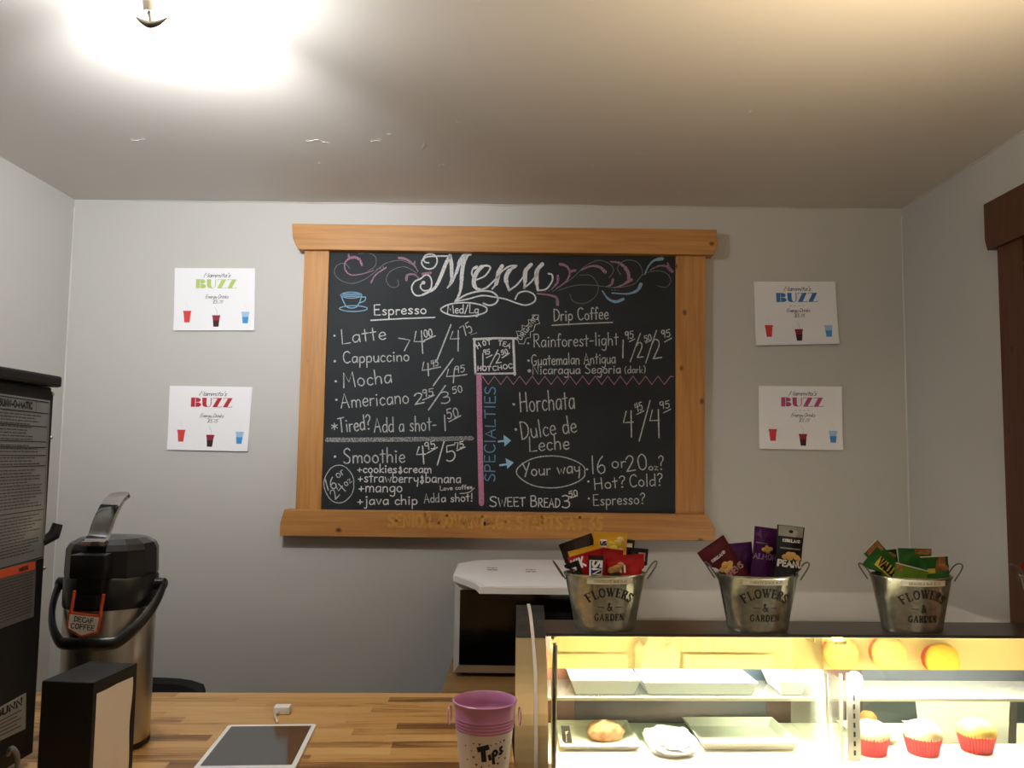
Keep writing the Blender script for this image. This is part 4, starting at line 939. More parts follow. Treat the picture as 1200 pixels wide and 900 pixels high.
pq = atz(331, 833, -.555); bm = NB(); box(bm, -.017, .017, -.014, .014, -.004, .012, .003); bm.transform(Matrix.Translation((pq.x, pq.y, ZK+.0045)) @ Matrix.Rotation(ang, 4, 'Z')); obj('plug', bm, mat('plug_white', 'f0efec', .4), lead, True, world=True)
pt = atz(322, 847.5, -.556); bm = NB(); tube(bm, smooth_pts([(pq.x-.003, pq.y-.012, ZK+.007), (pq.x-.008, pq.y-.03, ZK+.006), (pt.x+.001, pt.y+.012, ZK+.004), (pt.x, pt.y+.003, ZK+.004)], 4), .0022, 8); obj('cord', bm, mat('cord_white', 'dcd9d2', .5), lead, True, world=True)

# ------------------------------------------------------------------ tip pail
tp = thing('tip_pail', 'small pink and white tin pail with hearts and Tips lettering on the counter', 'pail', (-.050, 1.528, ZK), 0)
HT = .135; RT_, RB = .0545, .0400
M_PINK = mat('pink_enamel', 'c988b4', .35); M_PWHITE = mat('white_enamel', 'e6ddd6', .4)
def rad(z): return RB+(RT_-RB)*z/HT
prof_o = [(RB-.004, .004), (RB, 0), (rad(.006), .006)]
bm = NB(); lathe(bm, [(.001, .003), (RB-.003, .003), (RB, 0), (rad(.012), .012)], 56, cap1=False)
obj('foot_band', bm, M_PINK, tp, True)
bm = NB(); lathe(bm, [(rad(.012), .012), (rad(.089), .089)], 56, cap0=False, cap1=False); obj('white_band', bm, M_PWHITE, tp, True)
pr = [(rad(.089), .089)]
for k in range(4): z = .092+k*.0055; pr += [(rad(z)+.0012, z), (rad(z+.0027)-.0004, z+.0027)]
pr += [(rad(.127), .127), (rad(HT), HT-.002), (rad(HT)+.002, HT), (rad(HT), HT+.002), (rad(HT)-.002, HT), (rad(.117)-.0018, .117)]
for k in range(4): z = .110-k*.0055; pr += [(rad(z)-.0008, z), (rad(z-.0027)-.0024, z-.0027)]
pr += [(rad(.03)-.002, .03), (RB-.002, .006), (.001, .006)]
bm = NB(); lathe(bm, pr, 56, cap0=False); obj('rim_band', bm, M_PINK, tp, True)
for s in (-1, 1):
    bm = NB(); c0 = Vector((s*(rad(.118)+.004), -.012, .118)); tube(bm, [c0+Vector((s*.002*math.cos(a*PI/12)+s*.004*(1-math.cos(a*PI/12)), .011*math.cos(a*PI/12)+.004, .015*math.sin(a*PI/12)-.007)) for a in range(24)], .0011, 6, closed=True); obj('ring_handle', bm, mat('pink_wire', 'd49cc2', .3, .3), tp, True)
def onp(u, v, off=.0007):                                              # u: arc metres from the side facing the camera, v: height
    a = -PI/2+.03+u/rad(v); r = rad(v)+off; return Vector((r*math.cos(a), r*math.sin(a), v))
bm = NB()
for wgt, pts in ((.009, [(-.012, .066), (.008, .0715)]), (.0085, [(-.002, .067), (.000, .046)]), (.0055, [(.0085, .0585), (.0105, .0485)]), (.005, [(.0145, .062), (.0165, .041)]), (.0045, [(.0145, .062), (.019, .0645), (.0225, .061), (.0205, .0565), (.016, .0550)]), (.0045, [(.033, .069), (.028, .0668), (.0285, .0635), (.0325, .0605), (.030, .0570), (.0255, .0578)])):
    q = []
    for a, b in zip(pts, pts[1:]): q += [(a[0]+(b[0]-a[0])*k/4, a[1]+(b[1]-a[1])*k/4) for k in range(4)]
    ribbon(bm, q+[pts[-1]], wgt, onp, cap=False)
obj('painted_lettering', bm, M_INK, tp)
M_HEART = mat('dark_heart_print', '5a2530', .6)
hs = [(-.018, .076), (-.008, .0755), (.020, .0755), (.028, .0775), (.036, .0785), (.011, .0735), (-.022, .063), (-.018, .053), (.034, .060), (.026, .051), (-.013, .041), (-.004, .038), (.008, .0395), (.024, .0415), (-.015, .032), (-.002, .0275), (.015, .034), (-.03, .047), (-.034, .070), (.03, .03), (-.026, .024), (.006, .019), (.04, .047)]
for i, (hu, hv) in enumerate(hs):
    bm = NB(); s = .0017*(1.25 if i % 3 == 1 else .85)
    poly2(bm, [(hu, hv-s*1.2), (hu+s*1.1, hv+s*.3), (hu+s*.8, hv+s), (hu, hv+s*.5), (hu-s*.8, hv+s), (hu-s*1.1, hv+s*.3)], lambda a, b: onp(a, b, .0009)); obj('printed_heart', bm, M_HEART, tp)

# ------------------------------------------------------------------ refrigerated display case (local s right, t back, z up)
KS = .9
p0 = atz(645, 742, -.42*KS); CA = .045
case = thing('display_case', 'lit glass pastry display case with a dark top and champagne metal end', 'display case', (p0.x, p0.y, 0), CA)
CM = Matrix.Translation((p0.x, p0.y, 0)) @ Matrix.Rotation(CA, 4, 'Z')
ZT = EYE-.42*KS
LC = 1.215
def S_of(px, py, z):                                                  # local s, t of the point of height z seen there
    q = CM.inverted() @ atz(px, py, z); return q.x, q.y
M_TOP = mat('dark_stone_top', '37342f', .28, noise=.4, nscale=30, col2='45403a')
M_CHAMP = mat('champagne_metal', 'cdb787', .36, .6, noise=.2, nscale=60, stretch=(30, 1, 1))
M_BRASS = mat('polished_brass_hood', 'b8a86a', .06, 1)
M_GLASS = glass_mat('front_glass', 'f6f8f4', .015)
obj('top_slab', box(NB(), -.0095, LC, 0, .150, ZT-.007, ZT, .0015), M_TOP, case)
prof = [(.150, -.345), (.075, -.358), (0, -.388), (-.10, -.438), (-.165, -.498), (-.203, -.575), (-.215, -.68), (-.215, -.86)]
sm = smooth_pts([(a, b) for a, b in prof], 4)
def end_frame(s0, s1):
    """side frame: outer curve of the case, open behind"""
    split = -.398
    up = [p for p in sm if p[1] >= split]; lo = [up[-1]]+[p for p in sm if p[1] < split]
    b = NB(); prism(b, [(s0+.045*t, t, EYE+z) for t, z in up] + [(s0+.045*.15, .150, EYE+up[-1][1])], (s1-s0, 0, 0)); obj('end_cap', b, mat('scuffed_black_cap', '2b2927', .4, noise=.6, nscale=90, col2='4a463f'), case)
    b = NB(); prism(b, [(s0+.045*.15, .150, EYE+lo[0][1]-.0005)] + [(s0+.045*t, t, EYE+z-.0005) for t, z in lo] + [(s0+.045*.29, .29, EYE-.86), (s0+.045*.29, .29, EYE-.45)], (s1-s0, 0, 0)); obj('end_panel', b, M_CHAMP, case)
end_frame(-.074, -.010)
b = NB(); ribbon_pts = sm; vs = []
for i, (t, z) in enumerate(sm):
    f = min(1, i/12); sc_ = -.0455+.012*f+.045*t
    a = sm[max(i-1, 0)]; c = sm[min(i+1, len(sm)-1)]; d = Vector((c[0]-a[0], c[1]-a[1])).normalized(); nn = Vector((d.y, -d.x))
    if nn.x > 0 and nn.y < 0: nn = -nn
    vs.append([b.verts.new((sc_+k*(.0035), t+nn.x*off, EYE+z+nn.y*off)) for k, off in ((-1, -.001), (-1, .003), (1, .003), (1, -.001))])
for a, c in zip(vs, vs[1:]):
    for k in range(3): b.faces.new((a[k], a[k+1], c[k+1], c[k]))
obj('pale_edge_strip', b, mat('pale_gasket', 'd9cfc0', .5), case)
# hood under the front edge
hb = NB(); prism(hb, [(.002, .003, ZT-.0075), (.002, .0065, ZT-.0075), (.002, .0865, EYE-.472), (.002, .083, EYE-.472)], (LC-.004, 0, 0)); obj('light_hood', hb, M_BRASS, case)
# curved front glass
gl = NB(); gp = [p for p in sm if p[1] < -.386]; gp = [(-.001, -.3845)]+[p for p in gp if p[0] < -.002]
outer = [(t, z) for t, z in gp]; inner = []
for i, (t, z) in enumerate(gp):
    a = gp[max(i-1, 0)]; c = gp[min(i+1, len(gp)-1)]; d = Vector((c[0]-a[0], c[1]-a[1])).normalized(); inner.append((t+abs(d.y)*.005, z-abs(d.x)*.005))
prism(gl, [(0, t, EYE+z) for t, z in outer+inner[::-1]], (LC, 0, 0)); obj('front_glass', gl, M_GLASS, case, True)
ZD = EYE-.72*KS-.002
# deck, base, back doors
obj('deck', box(NB(), -.008, LC, -.205, .285, ZD-.02, ZD, .001), mat('white_deck', 'ece6d6', .5), case)
bs = NB(); box(bs, -.058, LC, -.20, .29, .1, ZD-.0205, .003); box(bs, -.05, LC-.02, -.16, .27, 0, .101); obj('base_cabinet', bs, mat('black_base', '1b1a19', .5), case)
doors = [(-.008, .085, '70493a'), (.0855, .56, '2f3f4b'), (.5605, .80, '3f2b28'), (.8005, LC, '33383e')]
for a, c, colr in doors: obj('rear_door', box(NB(), a, c, .28, .288, ZD+.001, EYE-.432, .0015), mat('rear_door_'+colr, colr, .35), case)
for a, c in ((-.009, .705), (.775, LC)):                                  # a slot stays open behind the bulb: its light falls on the wall
    rr_ = NB(); prism(rr_, [(a, .1505, ZT-.0005), (a, .1505, ZT-.007), (a, .289, EYE-.4305), (a, .289, EYE-.420)], (c-a, 0, 0)); obj('rear_roof', rr_, M_TOP, case)
dh = NB(); box(dh, .60, .66, .270, .279, ZD+.10, ZD+.112, .003); obj('door_pull', dh, M_STEEL, case)
# glass shelf at the back
ZS = EYE-.545
obj('glass_shelf', box(NB(), .006, LC-.01, .12, .276, ZS-.006, ZS), glass_mat('green_edge_glass', 'dfe9dc', .10), case)
obj('shelf_edge', box(NB(), .006, LC-.01, .1175, .1198, ZS-.0065, ZS+.0005), mat('shelf_edge_strip', 'b7b79c', .3), case)
# light tube behind the hood
tb_ = NB(); tube(tb_, [(.03, .118, EYE-.418), (LC-.03, .118, EYE-.418)], .011, 12); obj('light_tube', tb_, mat('lit_tube', 'fff4e2', .5, emit=P_CASE), case, True)
# left inner post
ps = NB(); box(ps, .004, .010, -.02, .01, ZD, EYE-.40, .001); obj('corner_post', ps, mat('grey_corner_post', '6d6d66', .3, .8), case)
ps = NB(); box(ps, .0105, .0135, -.018, .008, ZD, EYE-.40, .0005); obj('white_edge_trim', ps, mat('white_trim', 'f4f2ea', .4), case)
# divider: clear acrylic edge, slotted standard and lamp end
sd, td = S_of(978, 890, -.72*KS)
dv = NB(); box(dv, sd-.003, sd+.003, td-.05, .276, ZD+.0005, EYE-.47, .001); obj('clear_divider', dv, glass_mat('acrylic', 'f2f2ee', .25), case)
dv = NB(); box(dv, sd-.018, sd-.0155, td-.012, td+.0, ZD+.0005, EYE-.465, .0008); box(dv, sd+.0125, sd+.015, td-.012, td+.0, ZD+.0005, EYE-.465, .0008); obj('divider_edge', dv, mat('bright_acrylic_edge', 'f6f3e6', .3), case)
s2, t2 = S_of(1001, 890, -.72*KS)
stn = NB(); box(stn, s2-.014, s2+.014, t2-.004, t2+.004, ZD+.0005, EYE-.465, .001); stand = obj('slotted_standard', stn, mat('zinc_standard', 'b8b3a4', .35, .8), case)
sl = NB()
for k in range(8): box(sl, s2-.0022, s2+.0022, t2-.0052, t2-.0042, ZD+.012+k*.0195, ZD+.0225+k*.0195)
obj('slots', sl, M_BLKM, stand)
lb = NB(); lathe(lb, [(.001, -.014), (.012, -.011), (.016, 0), (.014, .012), (.006, .02)], 20, mtx=Matrix.Translation((s2-.004, t2-.02, EYE-.478))); obj('bulb', lb, mat('lit_bulb', 'fffbf0', .5, emit=380), case, True)
# frosted sheet standing in the right compartment, dark clip at its right
s3, t3 = S_of(1063, 860, -.72*KS); s4, _ = S_of(1166, 860, -.72*KS)
fs = NB(); prism(fs, [(s3, .13, ZD+.001), (s4-.01, .13, ZD+.001), (s4+.012, .15, ZS-.008), (s3, .15, ZS-.008)], (0, .003, 0)); obj('frosted_sheet', fs, glass_mat('frosted_sheet', 'cfccbc', .55, .2), case)
fs = NB(); prism(fs, [(s4-.006, .13, ZD+.001), (s4+.010, .13, ZD+.001), (s4+.030, .15, ZS-.008), (s4+.014, .15, ZS-.008)], (0, .004, 0)); obj('sheet_clip', fs, mat('dark_clip', '35322f', .4), case)

# things inside the case ------------------------------------------------------
def in_case(name, label, cat, s, t, z, rz=0, group=None):
    p = CM @ Vector((s, t, z)); return thing(name, label, cat, p, CA+rz, group)
M_TRAY = mat('white_tray', 'f3f0e8', .5); M_FROST = mat('clear_tray', 'dfe3e2', .3)
def tray_bm(wd, dp, h, lip=.012, th=.003):
    b = NB()
    o0 = [(-wd/2+lip, -dp/2+lip), (wd/2-lip, -dp/2+lip), (wd/2-lip, dp/2-lip), (-wd/2+lip, dp/2-lip)]; o1 = [(-wd/2, -dp/2), (wd/2, -dp/2), (wd/2, dp/2), (-wd/2, dp/2)]
    A = [b.verts.new((x, y, 0)) for x, y in o0]; B_ = [b.verts.new((x, y, h)) for x, y in o1]
    i1 = [(x*(1-2*th/wd), y*(1-2*th/dp)) for x, y in o1]; i0 = [(x*(1-2*th/wd), y*(1-2*th/dp)) for x, y in o0]
    D = [b.verts.new((x, y, h)) for x, y in i1]; E_ = [b.verts.new((x, y, th)) for x, y in i0]
    b.faces.new(A[::-1]); b.faces.new(E_)
    for k in range(4):
        j = (k+1) % 4; b.faces.new((A[k], A[j], B_[j], B_[k])); b.faces.new((B_[k], B_[j], D[j], D[k])); b.faces.new((D[k], D[j], E_[j], E_[k]))
    return b
def tray(label, s, t, z, wd, dp, h, m=M_TRAY, grp='white trays in the display case'):
    o = in_case('serving_tray', label, 'tray', s, t, z, 0, grp)
    obj('dish', tray_bm(wd, dp, h), m, o); return o
ZD1 = ZD+.0008
def px_tray(px0, px1, label, h=.02, m=M_TRAY, t0=.075, t1=.262):
    a, _ = S_of(px0, 880, -.72*KS); c, _ = S_of(px1, 880, -.72*KS); return tray(label, (a+c)/2, (t0+t1)/2, ZD1, c-a, t1-t0, h, m), a, c
t1, a1, c1 = px_tray(657, 752, 'white tray holding a brown pastry at the left end of the display case', .012)
t2_, a2, c2 = px_tray(822, 938, 'plain white tray in the middle of the display case')
t3_, a3, c3 = px_tray(1020, 1066, 'narrow white tray behind the leftmost cupcake', .012, M_TRAY, .115, .262)
t4_, a4, c4 = px_tray(1104, 1150, 'white tray behind the frosted sheet and the middle cupcake', .012, M_TRAY, .16, .262)
t5_, a5, c5 = px_tray(1190, 1222, 'white tray at the right edge of the display case', .03, M_TRAY, .165, .262)
# pastry and price clip in the left tray
pw_ = in_case('pastry', 'brown glazed pastry lying in the left white tray', 'pastry', (a1+c1)/2+.02, .155, ZD1+.0035)
b = NB(); bmesh.ops.create_icosphere(b, subdivisions=3, radius=1); rnd = random.Random(2)
for v in b.verts:
    k = 1+.10*math.sin(5*v.co.x+2)*math.cos(6*v.co.y)+.05*rnd.uniform(-1, 1); v.co = Vector((v.co.x*.042*k, v.co.y*.032*k, max(0, v.co.z+.55)*.026*k))
obj('crust', b, mat('baked_crust', 'b07850', .6, noise=.8, nscale=60, col2='e2b98c'), pw_, True)
cl_ = in_case('price_clip', 'small grey metal card clip standing in the left white tray', 'clip', a1+.018, .12, ZD1+.0035)
b = NB(); prism(b, [(-.009, 0, 0), (.013, 0, 0), (.007, .012, .034), (-.012, .012, .034)], (0, .003, 0)); obj('plate', b, mat('clip_grey', '77746e', .35, .7), cl_)
b = NB(); tube(b, [(0, -.001, .004), (-.001, .003, .02)], .003, 8); bmesh.ops.create_uvsphere(b, u_segments=10, v_segments=8, radius=.004, matrix=Matrix.Translation((-.001, .004, .022))); obj('spring', b, M_CHROME, cl_, True)
# crumpled tissue bag
ga, _ = S_of(758, 880, -.72*KS); gb_, _ = S_of(818, 880, -.72*KS)
tq = in_case('paper_bag', 'crumpled white paper bag lying between the two white trays', 'bag', (ga+gb_)/2, .10, ZD1)
b = NB(); bmesh.ops.create_icosphere(b, subdivisions=4, radius=1); rnd = random.Random(8)
for v in b.verts:
    x, y, z = v.co; k = 1+.06*math.sin(9*x+4*y)+.05*math.sin(13*y-7*z)+.02*rnd.uniform(-1, 1)
    v.co = Vector((math.copysign(abs(x)**.6, x)*(gb_-ga)/2*.93*k, math.copysign(abs(y)**.6, y)*.07*k, max(0, z+.6)*.022*k))
obj('crumpled_paper', b, M_PAPER, tq)
# trays on the glass shelf
for px0, px1, lab, h, hole in ((668, 748, 'white tub at the left end of the glass shelf', .034, None), (752, 884, 'long white tray in the middle of the glass shelf', .03, None), (908, 942, 'white tub beside the divider on the glass shelf', .033, None)):
    a, _ = S_of(px0, 812, -.545); c, _ = S_of(px1, 812, -.545)
    o = tray(lab, (a+c)/2, .198, ZS+.0006, c-a, .13, h, M_FROST, 'white tubs on the glass shelf')
    b = NB(); box(b, -(c-a)/2+.03, (c-a)/2-.03, -.035, .035, .0035, .020, .004); obj('food', b, mat('dark_food', '6c6a70', .6), o)
# cupcakes
def cupcake(label, s, t, rz, top):
    o = in_case('cupcake', label, 'cupcake', s, t, ZD1+.0002, rz, 'cupcakes in red foil cups in the display case')
    b = NB(); n = 72; r0, r1, h = .031, .041, .042; rings = []
    for k in range(5):
        z = h*k/4; r = r0+(r1-r0)*k/4
        rings.append([b.verts.new(((r+(.0011 if i % 2 else -.0011))*math.cos(2*PI*i/n), (r+(.0011 if i % 2 else -.0011))*math.sin(2*PI*i/n), z)) for i in range(n)])
    for p, q_ in zip(rings, rings[1:]):
        for i in range(n): b.faces.new((p[i], p[(i+1) % n], q_[(i+1) % n], q_[i]))
    b.faces.new(rings[0][::-1]); obj('foil_cup', b, mat('red_foil', 'c8474a', .4, .25), o, True)
    b = NB(); rr = random.Random(int(s*1000)); prof_ = [(.0398, .036), (.042, .041), (.0415, .048), (.036, .057), (.024, .066), (.010, .070), (.001, .071)]
    lathe(b, prof_, 36, cap0=True)
    for v in b.verts: v.co += Vector((rr.uniform(-1, 1), rr.uniform(-1, 1), rr.uniform(-1, 1)))*.0009
    obj('sponge_top', b, top, o, True); return o
M_CAKE = mat('pale_sponge', 'eed9ae', .7, noise=.5, nscale=80, col2='e0bd80'); M_CAKE2 = mat('yellow_sponge', 'e3bd62', .65, noise=.5, nscale=60, col2='d9a548')
for px, py, lab, rz, mm in ((1029, 888, 'pale cupcake in a red foil cup, nearest the slotted divider', 0, M_CAKE), (1091, 888, 'pale cupcake in a red foil cup, middle one of the three', .4, M_CAKE), (1155, 885, 'yellow-topped cupcake in a red foil cup, farthest right of the three', .9, M_CAKE2)):
    s, t = S_of(px, py, -.72*KS); cupcake(lab, s, t+.034, rz, mm)
s, t = S_of(1032, 852, -.72*KS+.02)
bn = in_case('muffin', 'brown muffin in the tray behind the leftmost cupcake', 'muffin', (a3+c3)/2, .185, ZD1+.0035)
b = NB(); lathe(b, [(.016, 0), (.0185, .012), (.022, .03), (.020, .042), (.012, .051), (.001, .054)], 28); obj('crust', b, mat('muffin_crust', 'a8713c', .65, noise=.6, nscale=60, col2='7f4f24'), bn, True)

# ------------------------------------------------------------------ galvanised pails on the case
HP = .135*KS; RX0, RX1, RY0, RY1 = .066, .0905, .044, .062
def prx(v): return RX0+(RX1-RX0)*v/HP
def pry(v): return RY0+(RY1-RY0)*v/HP
def galv():
    m = mat('galvanised_tin', 'dad8c6', .22, .84, noise=.65, nscale=70, col2='a3a08c', bump=.12, bscale=40); return m
M_GALV = galv(); M_LABEL = mat('price_strip', 'ece4cf', .7)
def pail(label, s, t, rz, price):
    o = in_case('snack_pail', label, 'pail', s, t, ZT+.0005, rz, 'galvanised pails of snacks on the display case')
    b = NB(); n = 64
    def ring(z, off=0): return [b.verts.new(((prx(z)+off)*math.cos(2*PI*i/n), (pry(z)+off)*math.sin(2*PI*i/n), z)) for i in range(n)]
    rs = [ring(0), ring(.006, .001), ring(.012), ring(HP*.5), ring(HP-.006), ring(HP-.004, .002), ring(HP, .0025), ring(HP+.001, .0005), ring(HP-.003, -.0012), ring(HP*.5, -.0012), ring(.008, -.0012)]
    for p, q_ in zip(rs, rs[1:]):
        for i in range(n): b.faces.new((p[i], p[(i+1) % n], q_[(i+1) % n], q_[i]))
    b.faces.new(rs[0][::-1]); b.faces.new(rs[-1]); obj('bucket', b, M_GALV, o, True)
    for sg in (-1, 1):
        b = NB(); base = Vector((sg*(RX1+.001), 0, HP-.012))
        pts = [base+Vector((0, -.017, 0)), base+Vector((sg*.004, -.017, .006)), base+Vector((sg*.016, -.018, .024)), base+Vector((sg*.023, -.012, .034)), base+Vector((sg*.025, 0, .037)), base+Vector((sg*.023, .012, .034)), base+Vector((sg*.016, .018, .024)), base+Vector((sg*.004, .017, .006)), base+Vector((0, .017, 0))]
        tube(b, smooth_pts(pts, 3), .0016, 7); obj('ear_handle', b, mat('dull_wire', '6e6b60', .35, .9), o, True)
    def mp(u, v, off=.0009):
        k = min(.995, abs(u)/prx(v)); y = -(pry(v))*math.sqrt(1-k*k); return Vector((u*(1+off/.09), y-off, v))
    b = NB(); N_ = 14
    for i in range(N_):
        u0, u1 = -.048+.1*i/N_-.002, -.048+.1*(i+1)/N_-.002; poly2(b, [(u0, .104), (u1, .104), (u1, .1165), (u0, .1165)], lambda a, c: mp(a, c, .0006))
    strip = obj('price_strip', b, M_LABEL, o)
    b = NB(); write(b, price, (-.035, .1075), (.036, .1075), .0048, .00075, lambda a, c: mp(a, c, .001), down=False, gap=1.4); obj('price_lettering', b, mat('pale_print', '6a665c', .7), strip)
    b = NB(); word = 'FLOWERS'; Rr = .075; cz = .077-Rr; tot = sum(SERIF[c][0] for c in word)+.9*6; sc_ = .095/tot; x = -tot/2
    for ch_ in word:
        w_, st_ = SERIF[ch_]
        for pts, wt in st_:
            q_ = []
            for a_, b_ in zip(pts, pts[1:]): q_ += [(a_[0]+(b_[0]-a_[0])*k/2, a_[1]+(b_[1]-a_[1])*k/2) for k in range(2)]
            q_.append(pts[-1]); o2 = []
            for gx, gy in q_:
                th = (x+gx)*sc_/Rr; rr = Rr+(gy/10)*.0195; o2.append((rr*math.sin(th), cz+rr*math.cos(th)))
            ribbon(b, o2, wt*sc_*1.25, mp, cap=False)
        x += w_+.9
    for word, zb_, hh, wd in (('&', .0465, .0165, .0125), ('GARDEN', .0250, .0145, .065)):
        tot = sum(SERIF[c][0] for c in word)+.9*(len(word)-1); sc_ = wd/tot; x = -tot/2
        for ch_ in word:
            w_, st_ = SERIF[ch_]
            for pts, wt in st_: ribbon(b, [((x+gx)*sc_, zb_+gy/10*hh) for gx, gy in pts], wt*sc_*1.25, mp, cap=False)
            x += w_+.9
    for sg in (-1, 1): ribbon(b, [(sg*.012, .054), (sg*.018, .054), (sg*.026, .054)], .0011, mp, cap=False)
    obj('black_lettering', b, M_INK, o)
    return o
PS = {}
for key, px, lab, rz, price in (('choc', 710, 'galvanised tin pail filled with chocolate bars, leftmost on the case', .06, 'CHOCOLATE BAR $1.80'),
                            ('nuts', 889, 'galvanised tin pail filled with nut snack bags, second from the left', .02, 'VARIETY SNACK $1.25'),
                            ('gran', 1068, 'galvanised tin pail filled with green granola bars, third from the left', .03, 'GRANOLA BAR $1.25'),
                            ('edge', 1246, 'galvanised tin pail cut off by the right edge of the photo', .02, 'SNACK BAR $1.25')):
    if key == 'edge': s = PS['gran'][0] + (PS['gran'][0]-PS['nuts'][0])
    else: s, _ = S_of(px, 738, -.42*KS)
    t = .054
    PS[key] = (s, t, rz); pail(lab, s, t, rz, price)

# ------------------------------------------------------------------ snack packs: pillow-shaped wrappers
def pack(key, name, label, cat, x, y, z, wd, ht, th, tilt, lean, cols, grp, prints=(), yaw=0, seed=1, crimp=.011, hang=False):
    """x, y, z: centre of the lower edge in the pail's own axes; tilt rolls it sideways, lean tips it back"""
    s, t, rz = PS[key]
    o = in_case(name, label, cat, s, t, ZT+.0005, rz, grp)
    L = Matrix.Translation((x, y, z)) @ Matrix.Rotation(tilt, 4, 'Y') @ Matrix.Rotation(yaw, 4, 'Z') @ Matrix.Rotation(-lean, 4, 'X')
    o.matrix_basis = (Matrix.Translation(CM @ Vector((s, t, ZT+.0005))) @ Matrix.Rotation(CA+rz, 4, 'Z') @ L)
    rnd = random.Random(seed); ph = [rnd.uniform(0, 6) for _ in range(4)]; nx, ny = 14, 20
    def th_(u, v):                                                   # half thickness
        ev = min(1, max(0, (v*ht-crimp)/.025))*min(1, max(0, ((1-v)*ht-crimp)/.025)); ev = ev**.6
        eu = (1-abs(2*u-1)**3.2)
        wr = 1+.20*math.sin(9*u+ph[0]+4*v)+.18*math.sin(14*v+ph[1]-5*u)+.10*math.sin(23*u-17*v+ph[3])
        return max(.0006, th/2*ev*eu*wr) if 0 < u < 1 else .0004
    LI = L.inverted()
    def pt(u, v, sd, off=0):
        p = L @ pt0(u, v, sd, off); z_ = max(p.z, .006)
        if z_ < HP+.012:                                             # the soft wrapper gives way to the pail's wall
            k = math.hypot(p.x/(prx(min(z_, HP))-.0045), p.y/(pry(min(z_, HP))-.0045))
            if k > 1: p.x /= k; p.y /= k
        p.z = z_; return LI @ p
    def pt0(u, v, sd, off=0):
        e = .0014*((int(round(u*nx*2)) % 2)*2-1) if v in (0, 1) else 0
        xx = (u-.5)*wd*(1-.03*math.sin(PI*v)); bend = .004*math.sin(2*PI*v*.9+ph[2])*(u-.5)
        return Vector((xx, bend - sd*(th_(u, v)+off), v*ht+e))
    b = NB()
    for sd in (1, -1):
        V = [[b.verts.new(pt(i/nx, j/ny, sd)) for j in range(ny+1)] for i in range(nx+1)]
        for i in range(nx):
            for j in range(ny):
                f = b.faces.new((V[i][j], V[i+1][j], V[i+1][j+1], V[i][j+1]) if sd > 0 else (V[i][j+1], V[i+1][j+1], V[i+1][j], V[i][j]))
    bmesh.ops.remove_doubles(b, verts=b.verts[:], dist=.00085)
    wrap = obj('wrapper', b, cols, o, True)
    asp = ht/wd
    for li, pr_ in enumerate(prints):
        b = NB(); k = pr_[0]; mp = lambda u, v, o_=.0007+.0004*li: pt(min(1, max(0, u)), min(.999, max(.001, v)), 1, o_)
        if k == 'text':
            _, nm, txt, p_0, p_1, cap, lw, m = pr_; write(b, txt, (p_0[0], p_0[1]*asp), (p_1[0], p_1[1]*asp), cap, lw, lambda a, c: mp(a, c/asp)+Vector((0, -.0005, 0)), down=False, gap=1.2)
        elif k == 'area':
            _, nm, (u0, v0, u1, v1), m = pr_
            for i in range(6):
                for j in range(6):
                    a0, a1_ = u0+(u1-u0)*i/6, u0+(u1-u0)*(i+1)/6; c0, c1_ = v0+(v1-v0)*j/6, v0+(v1-v0)*(j+1)/6; poly2(b, [(a0, c0), (a1_, c0), (a1_, c1_), (a0, c1_)], mp)
        elif k == 'blobs':
            _, nm, spots, m = pr_
            for cx, cy, r in spots: 
                b2 = NB(); bmesh.ops.create_icosphere(b2, subdivisions=2, radius=1); q_ = mp(cx, cy); b2.transform(Matrix.Translation(q_) @ Matrix.Diagonal((r*wd, .0012, r*wd*.8, 1))); merge(b, b2)
        obj(nm, b, m, wrap)
    return o
gr1, gr2, gr3, gr4 = 'chocolate bars in the leftmost pail', 'nut snack bags in the second pail', 'granola bars in the third pail', 'snack bars in the pail at the right edge'
def foil(n, c, c2=None): return mat(n, c, .2, .12, noise=.35 if c2 else 0, nscale=30, col2=c2, bump=.9, bscale=45)
K_BRN = foil('dark_brown_foil', '2c201a', '45352a'); K_YEL = foil('yellow_foil', 'dca72b'); K_RED = foil('red_foil_wrap', 'b01f1f', '8c1416'); K_RED2 = foil('deep_red_wrap', '9c1518'); K_BLK = foil('black_wrap', '17161a', '2a272a')
K_TAN = foil('tan_print', 'c79a5c'); K_WHT = foil('white_print', 'ece8e4'); K_NAVY = foil('navy_print', '1c2a6b'); K_GRN = foil('green_wrap', '2f6a2a', '1d4d22'); K_LIME = foil('lime_wrap', '6f9a2c', '47752a'); K_DGRN = foil('dark_green_wrap', '1d3d22', '152c1a')
K_MAR = foil('maroon_wrap', '5a1c24', '451219'); K_PUR = foil('purple_wrap', '4b1f57', '35153f'); K_GRY = foil('grey_black_wrap', '25272a', '33363a'); K_SIL = foil('silver_print', '9a9c90'); K_NUT = mat('nut_print', 'd7a860', .6); K_BROWN = mat('granola_print', '7d4a25', .7, noise=.7, nscale=150, col2='c08a55'); K_PINK = foil('pink_wrap', 'c4766a')
z0 = .050
def P_(key, name, label, cat, px, py, wd, ht, th, tilt, y, cols, grp, prints=(), seed=1, c0=None, rim=672):
    """px, py: where the middle of the top edge shows; the pack is hung down from there into its pail"""
    c0 = c0 or {'choc': 708, 'nuts': 887, 'gran': 1066}[key]
    sc_ = (1.93+y)/1000
    xt = (px-c0)*sc_; zt_ = HP+(rim-py)*sc_ - (y+.06)*.20
    return pack(key, name, label, cat, xt-ht*math.sin(tilt), y, zt_-ht*math.cos(tilt), wd, ht, th, tilt, .03, cols, grp, prints, seed=seed)
